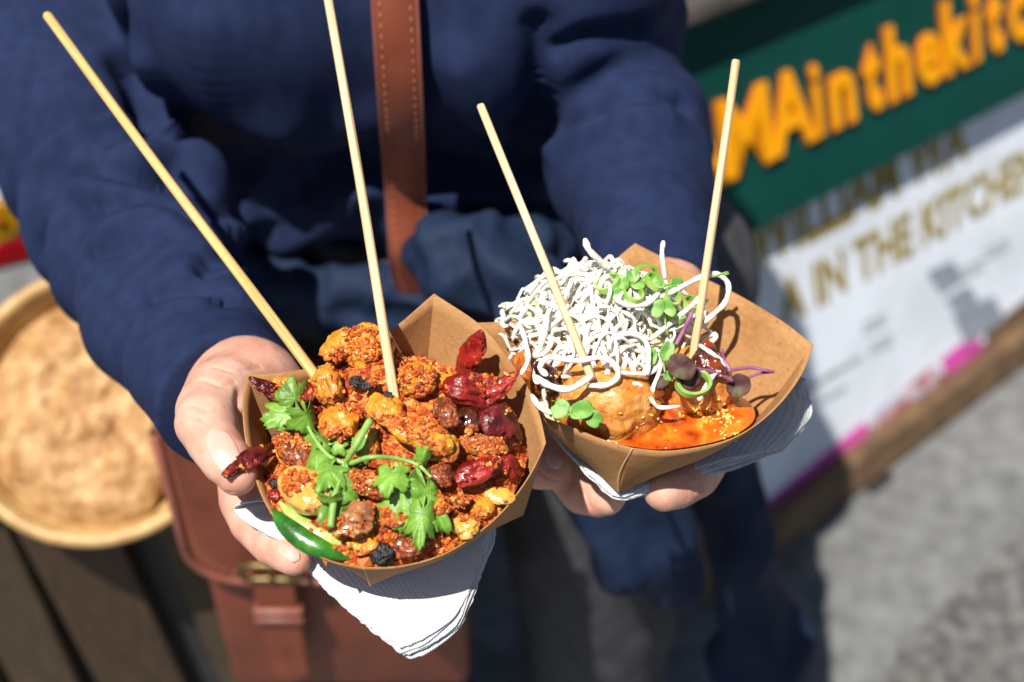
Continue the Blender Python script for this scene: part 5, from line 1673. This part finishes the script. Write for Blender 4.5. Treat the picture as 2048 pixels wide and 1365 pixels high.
NS_ = [([(1170, 478, .050), (1178, 500, .048), (1200, 522, .042), (1228, 545, .034)], .0021, 'thick white noodle sticking up at the back left of the heap'),
       ([(1327, 482, .046), (1324, 510, .040), (1330, 560, .030)], .0014, 'straight white noodle standing up in front of the tray back corner'),
       ([(1265, 605, .030), (1330, 590, .032), (1390, 560, .032), (1430, 548, .030), (1456, 568, .026), (1450, 605, .022), (1420, 635, .018), (1395, 655, .014)], .0015, 'long noodle looping far out to the right behind the right skewer'),
       ([(1300, 680, .020), (1350, 640, .024), (1395, 600, .026), (1405, 575, .026)], .0014, 'noodle rising to the right skewer under the round green leaf'),
       ([(1218, 700, .022), (1222, 680, .025), (1250, 668, .027), (1285, 675, .026), (1297, 705, .022), (1295, 750, .016)], .0015, 'noodle bent in an arch in the middle of the heap'),
       ([(1068, 752, .016), (1100, 772, .018), (1140, 778, .020), (1185, 752, .020)], .0018, 'thick noodle lying low at the left above the near ball'),
       ([(1063, 790, .010), (1080, 815, .010), (1105, 828, .010)], .0017, 'short noodle curling down beside the left rim'),
       ([(1095, 752, .020), (1080, 735, .022), (1100, 715, .024), (1150, 722, .024), (1200, 716, .024), (1228, 728, .022), (1236, 752, .018), (1215, 770, .016), (1175, 772, .016)], .0016, 'noodle coiled in a big loop over the near ball'),
       ([(1300, 795, .008), (1318, 815, .004), (1360, 813, .004)], .0013, 'short bent noodle lying between the two front balls'),
       ([(1398, 690, .016), (1420, 705, .014), (1440, 720, .010), (1452, 742, .006)], .0013, 'noodle running down right of the right skewer'),
       ([(1435, 742, .012), (1420, 760, .010), (1408, 780, .008), (1397, 802, .004)], .0015, 'short straight noodle lying on the ball beside the green ring'),
       ([(1040, 650, .018), (1050, 680, .016), (1056, 720, .014), (1042, 750, .010)], .0014, 'noodle hanging down at the far left of the heap'),
       ([(1072, 600, .022), (1100, 610, .024), (1130, 622, .026)], .0016, 'short noodle stub pointing left from the heap'),
       ([(1235, 745, .018), (1270, 748, .016), (1305, 745, .014), (1318, 715, .014), (1322, 700, .014)], .0014, 'noodle bent upward in front of the purple leaf'),
       ([(1145, 515, .040), (1155, 530, .038), (1165, 545, .034)], .0014, 'small noodle stub standing up left of the thick one'),
       ([(1110, 560, .034), (1140, 548, .036), (1180, 552, .036), (1210, 570, .034)], .0015, 'noodle bowed over the top left of the heap'),
       ([(1300, 650, .022), (1340, 660, .020), (1380, 640, .020), (1415, 600, .020)], .0012, 'thin noodle crossing behind the right skewer'),
       ([(1230, 600, .038), (1262, 612, .036), (1300, 605, .034), (1320, 580, .034)], .0015, 'noodle lying across the sliced scallion on top')]
for k, (pts, r_, lb) in enumerate(NS_):
    noodle(catmull([tb(*q) for q in pts], 7), r_ * .88, lb, k + 300)

# greens on the noodle heap
def tbp(h): return lambda px, py, l_=0.0: tb(px, py, h + l_)
def ring(px, py, rpx, h, m, label, tilt, seed):
    c = tb(px, py, h)
    nn = (TB.N + CR * tilt[0] + CU * tilt[1]).normalized()
    x = (CR - nn * CR.dot(nn)).normalized(); y = nn.cross(x)
    r_ = rpx * .66 / K
    V, F = [], []
    n, mseg = 36, 4
    for k in range(n):
        a = 2 * math.pi * k / n
        rr = r_ * (1 + .12 * math.sin(2 * a + seed))
        for w, hh in ((1, 0), (1, .0024), (.80, .0024), (.80, 0)):
            V.append(c + x * (math.cos(a) * rr * w) + y * (math.sin(a) * rr * w) + nn * (hh * 1.3))
    for k in range(n):
        for q in range(4): F.append((k * 4 + q, k * 4 + (q + 1) % 4, ((k + 1) % n) * 4 + (q + 1) % 4, ((k + 1) % n) * 4 + q))
    return tag(mesh_obj('scallion_ring', V, F, M[m], sharp=40), label, 'scallion', 'sliced scallion rings on the noodles')
ring(1218, 572, 24, .036, 'scallion', 'leftmost scallion ring on top of the noodle heap', (-.5, .2), 1)
ring(1288, 548, 24, .038, 'scallion', 'scallion ring standing at the top of the noodle heap', (.3, -.8), 2)
ring(1305, 568, 20, .036, 'scallion', 'small scallion ring right of the standing one', (.5, .1), 3)
ring(1265, 592, 22, .036, 'scallion', 'scallion ring lying flat at the front of the green cluster', (.1, .1), 4)
ring(1340, 596, 20, .030, 'scallion', 'scallion ring behind the round green leaf', (.4, -.2), 5)
ring(1378, 612, 20, .022, 'scallion', 'scallion ring just left of the right skewer', (.5, .3), 6)
ring(1350, 640, 16, .022, 'scallion', 'small scallion ring below the round green leaf', (.1, .3), 8)
ring(1385, 770, 34, .012, 'stem', 'big pale green scallion ring on the right fried ball', (.1, -.1), 7)
def sprout(name, label, stems, leaves, cat='microgreen', mstem='stem', mleaf='micro'):
    o = thing(name, tb(*leaves[0][0]), label, cat, 'microgreens in the noodle tray')
    for pts, r_ in stems:
        V, F = tube_geo(catmull([tb(*q) for q in pts], 8), r_, 7); mesh_obj('stem', V, F, M[mstem], o)
    for lf in leaves:
        b, t, w, tl, sd_ = lf[:5]
        m_ = lf[5] if len(lf) > 5 else mleaf
        B, T_ = tb(*b), tb(*t)
        nr_ = -ray(b[0], b[1]).normalized() * .7 + TB.N * .4 + CR * tl[0] + CU * tl[1]
        V, F, A = leaf_geo(B, T_, w * .5 * .66 / K, nr_, sd_, .06, .10, 'round')
        mesh_obj('leaf', V, F, M[m_], o, solidify=.0003)
    return o
sprout('microgreen', 'round two lobed green leaf on the noodles left of the right skewer', [([(1335, 670, .020), (1330, 640, .026), (1328, 620, .030)], .0006)],
       [((1328, 622, .032), (1303, 612, .034), 40, (-.2, 0), 1), ((1328, 622, .032), (1352, 610, .034), 38, (.2, 0), 2)])
sprout('microgreen', 'green microgreen with oval leaves lying on the near fried ball', [([(1130, 822, .012), (1150, 828, .014), (1195, 840, .010)], .0006)],
       [((1135, 828, .014), (1103, 806, .016), 42, (-.3, .1), 3), ((1140, 832, .014), (1194, 806, .016), 38, (0, .1), 4), ((1175, 828, .013), (1205, 852, .010), 34, (.2, -.3), 5)])
sprout('microgreen', 'green microgreen stem with a bent leaf in front of the standing purple leaf', [([(1290, 690, .016), (1330, 660, .020), (1370, 640, .020)], .0005), ([(1330, 745, .014), (1326, 720, .018)], .0005)],
       [((1326, 722, .018), (1345, 680, .026), 30, (.3, 0), 6, 'leafless' if False else 'micro'), ((1305, 730, .016), (1300, 690, .020), 26, (-.4, 0), 7), ((1338, 742, .014), (1336, 766, .010), 22, (0, 0), 8)])
sprout('microgreen', 'dark purple microgreen leaf pair at the foot of the right skewer', [([(1350, 740, .016), (1335, 748, .012), (1315, 752, .010)], .0007)],
       [((1388, 752, .020), (1330, 712, .025), 50, (-.1, .1), 9), ((1362, 738, .018), (1402, 778, .013), 46, (.1, -.1), 10), ((1330, 738, .012), (1298, 776, .006), 50, (-.1, -.1), 11)], mstem='purple_stem', mleaf='purple_leaf')
sprout('microgreen', 'purple stemmed microgreen stretching right along the tray wall', [([(1388, 738, .016), (1430, 745, .012), (1465, 762, .006)], .0010), ([(1455, 742, .006), (1500, 736, .006), (1530, 741, .006), (1547, 744, .004)], .0008), ([(1547, 744, .004), (1518, 748, .003), (1490, 758, .002)], .0007), ([(1443, 700, .012), (1448, 720, .008), (1460, 740, .006)], .0010), ([(1385, 625, .026), (1365, 665, .024), (1352, 690, .022)], .0010)],
       [((1494, 754, .004), (1458, 794, .000), 46, (.1, -.1), 12)], mstem='purple_stem', mleaf='purple_leaf')
sprout('microgreen', 'cluster of small green leaves between the scallion rings on top of the heap', [([(1240, 600, .030), (1256, 575, .036), (1270, 560, .038)], .0006)],
       [((1256, 576, .038), (1226, 556, .041), 34, (-.3, .2), 21), ((1262, 572, .038), (1290, 556, .040), 36, (.2, .3), 22), ((1268, 566, .039), (1262, 536, .043), 30, (.1, .4), 23), ((1248, 588, .037), (1222, 592, .037), 30, (-.4, -.2), 24)])
sprout('microgreen', 'small leafy sprout lying right of the standing scallion ring', [([(1300, 600, .030), (1318, 578, .034), (1345, 566, .034)], .0006)],
       [((1318, 580, .035), (1300, 560, .038), 28, (-.2, .2), 25), ((1340, 568, .034), (1372, 572, .032), 32, (.3, 0), 26), ((1338, 572, .034), (1352, 592, .030), 26, (.1, -.3), 27)])
sprout('microgreen', 'thin pale green sprout tip reaching out at the noodle loop', [([(1400, 560, .028), (1430, 552, .030), (1455, 545, .030)], .0006)],
       [((1448, 548, .030), (1460, 545, .030), 8, (0, 0), 13)])
mb = MB()
RS = random.Random(9)
for k in range(90):
    if k < 45: x, y = RS.gauss(1445, 40), RS.gauss(830, 22)
    elif k < 70: x, y = RS.uniform(1270, 1490), RS.uniform(820, 885)
    else: x, y = RS.uniform(1080, 1460), RS.uniform(700, 850)
    x = min(x, 1478 - RS.random() * 30)
    q = tbf(x, y, .0004)
    an = RS.uniform(0, 3.14)
    t = TB.x * math.cos(an) + TB.y * math.sin(an)
    l_ = RS.uniform(.0004, .0014) * (1.4 if k < 25 else .7)
    V, F = tube_geo([q - t * l_, q, q + t * l_], [.0004, .0006, .0004], 6)
    mb.add(V, F)
tag(mb.build('sesame_crumbs', M['crust']), 'tiny yellow crumbs sprinkled on the sauce and fried balls', 'crumbs', kind='stuff')

# ------------------------------------------------------------------ wooden skewers
def skewer(top_, base_, r0, r1, m, label, into=.012):
    a, b = P(*top_), P(*base_)
    ax = (b - a).normalized()
    L_ = (b - a).length + into
    n, ns = 24, 20
    V, F = [], []
    rr = random.Random(int(top_[0] + 5))
    ph = [rr.uniform(0, 6) for _ in range(4)]
    prof = [(0, .80), (.0006, .96)] + [(L_ * i / n + .0012, 1.0) for i in range(n)] + [(L_, .95)]
    for z, s in prof:
        r_ = (r0 + (r1 - r0) * z / L_) * s
        for k in range(ns):
            t = 2 * math.pi * k / ns
            q = r_ * (1 + .035 * math.sin(3 * t + ph[0]) + .02 * math.sin(7 * t + ph[1]))
            V.append(Vector((math.cos(t) * q + .0004 * math.sin(z * 22 + ph[2]), math.sin(t) * q, z)))
    m_ = len(prof)
    F = [(i * ns + k, i * ns + (k + 1) % ns, (i + 1) * ns + (k + 1) % ns, (i + 1) * ns + k) for i in range(m_ - 1) for k in range(ns)]
    F += [tuple(range(ns - 1, -1, -1)), tuple(range((m_ - 1) * ns, m_ * ns))]
    o = mesh_obj('skewer', V, F, M[m], origin=Vector((0, 0, 0)), sharp=45)
    o.rotation_euler = ax.to_track_quat('Z', 'Y').to_euler()
    o.location = a
    return tag(o, label, 'skewer', 'bamboo skewers stuck in the food')
skewer((92, 30, .735), (640, 768, .632), .0024, .0025, 'bamboo_yellow', 'long yellowish bamboo skewer leaning far to the left from the orange tray')
skewer((648, -60, .70), (793, 812, .628), .0022, .0023, 'bamboo', 'pale bamboo skewer rising past the top of the picture from the orange tray')
d3 = (TB.pt(1163, 712, .021) - C0).dot(CF)
skewer((962, 210, d3 + .035), (1163, 712, d3), .0020, .0020, 'bamboo', 'shorter bamboo skewer leaning left out of the noodles')
skewer((1471, 120, .66), (1386, 722, .665), .0020, .0020, 'bamboo', 'bamboo skewer leaning right, stuck in the ball beside the purple leaf')
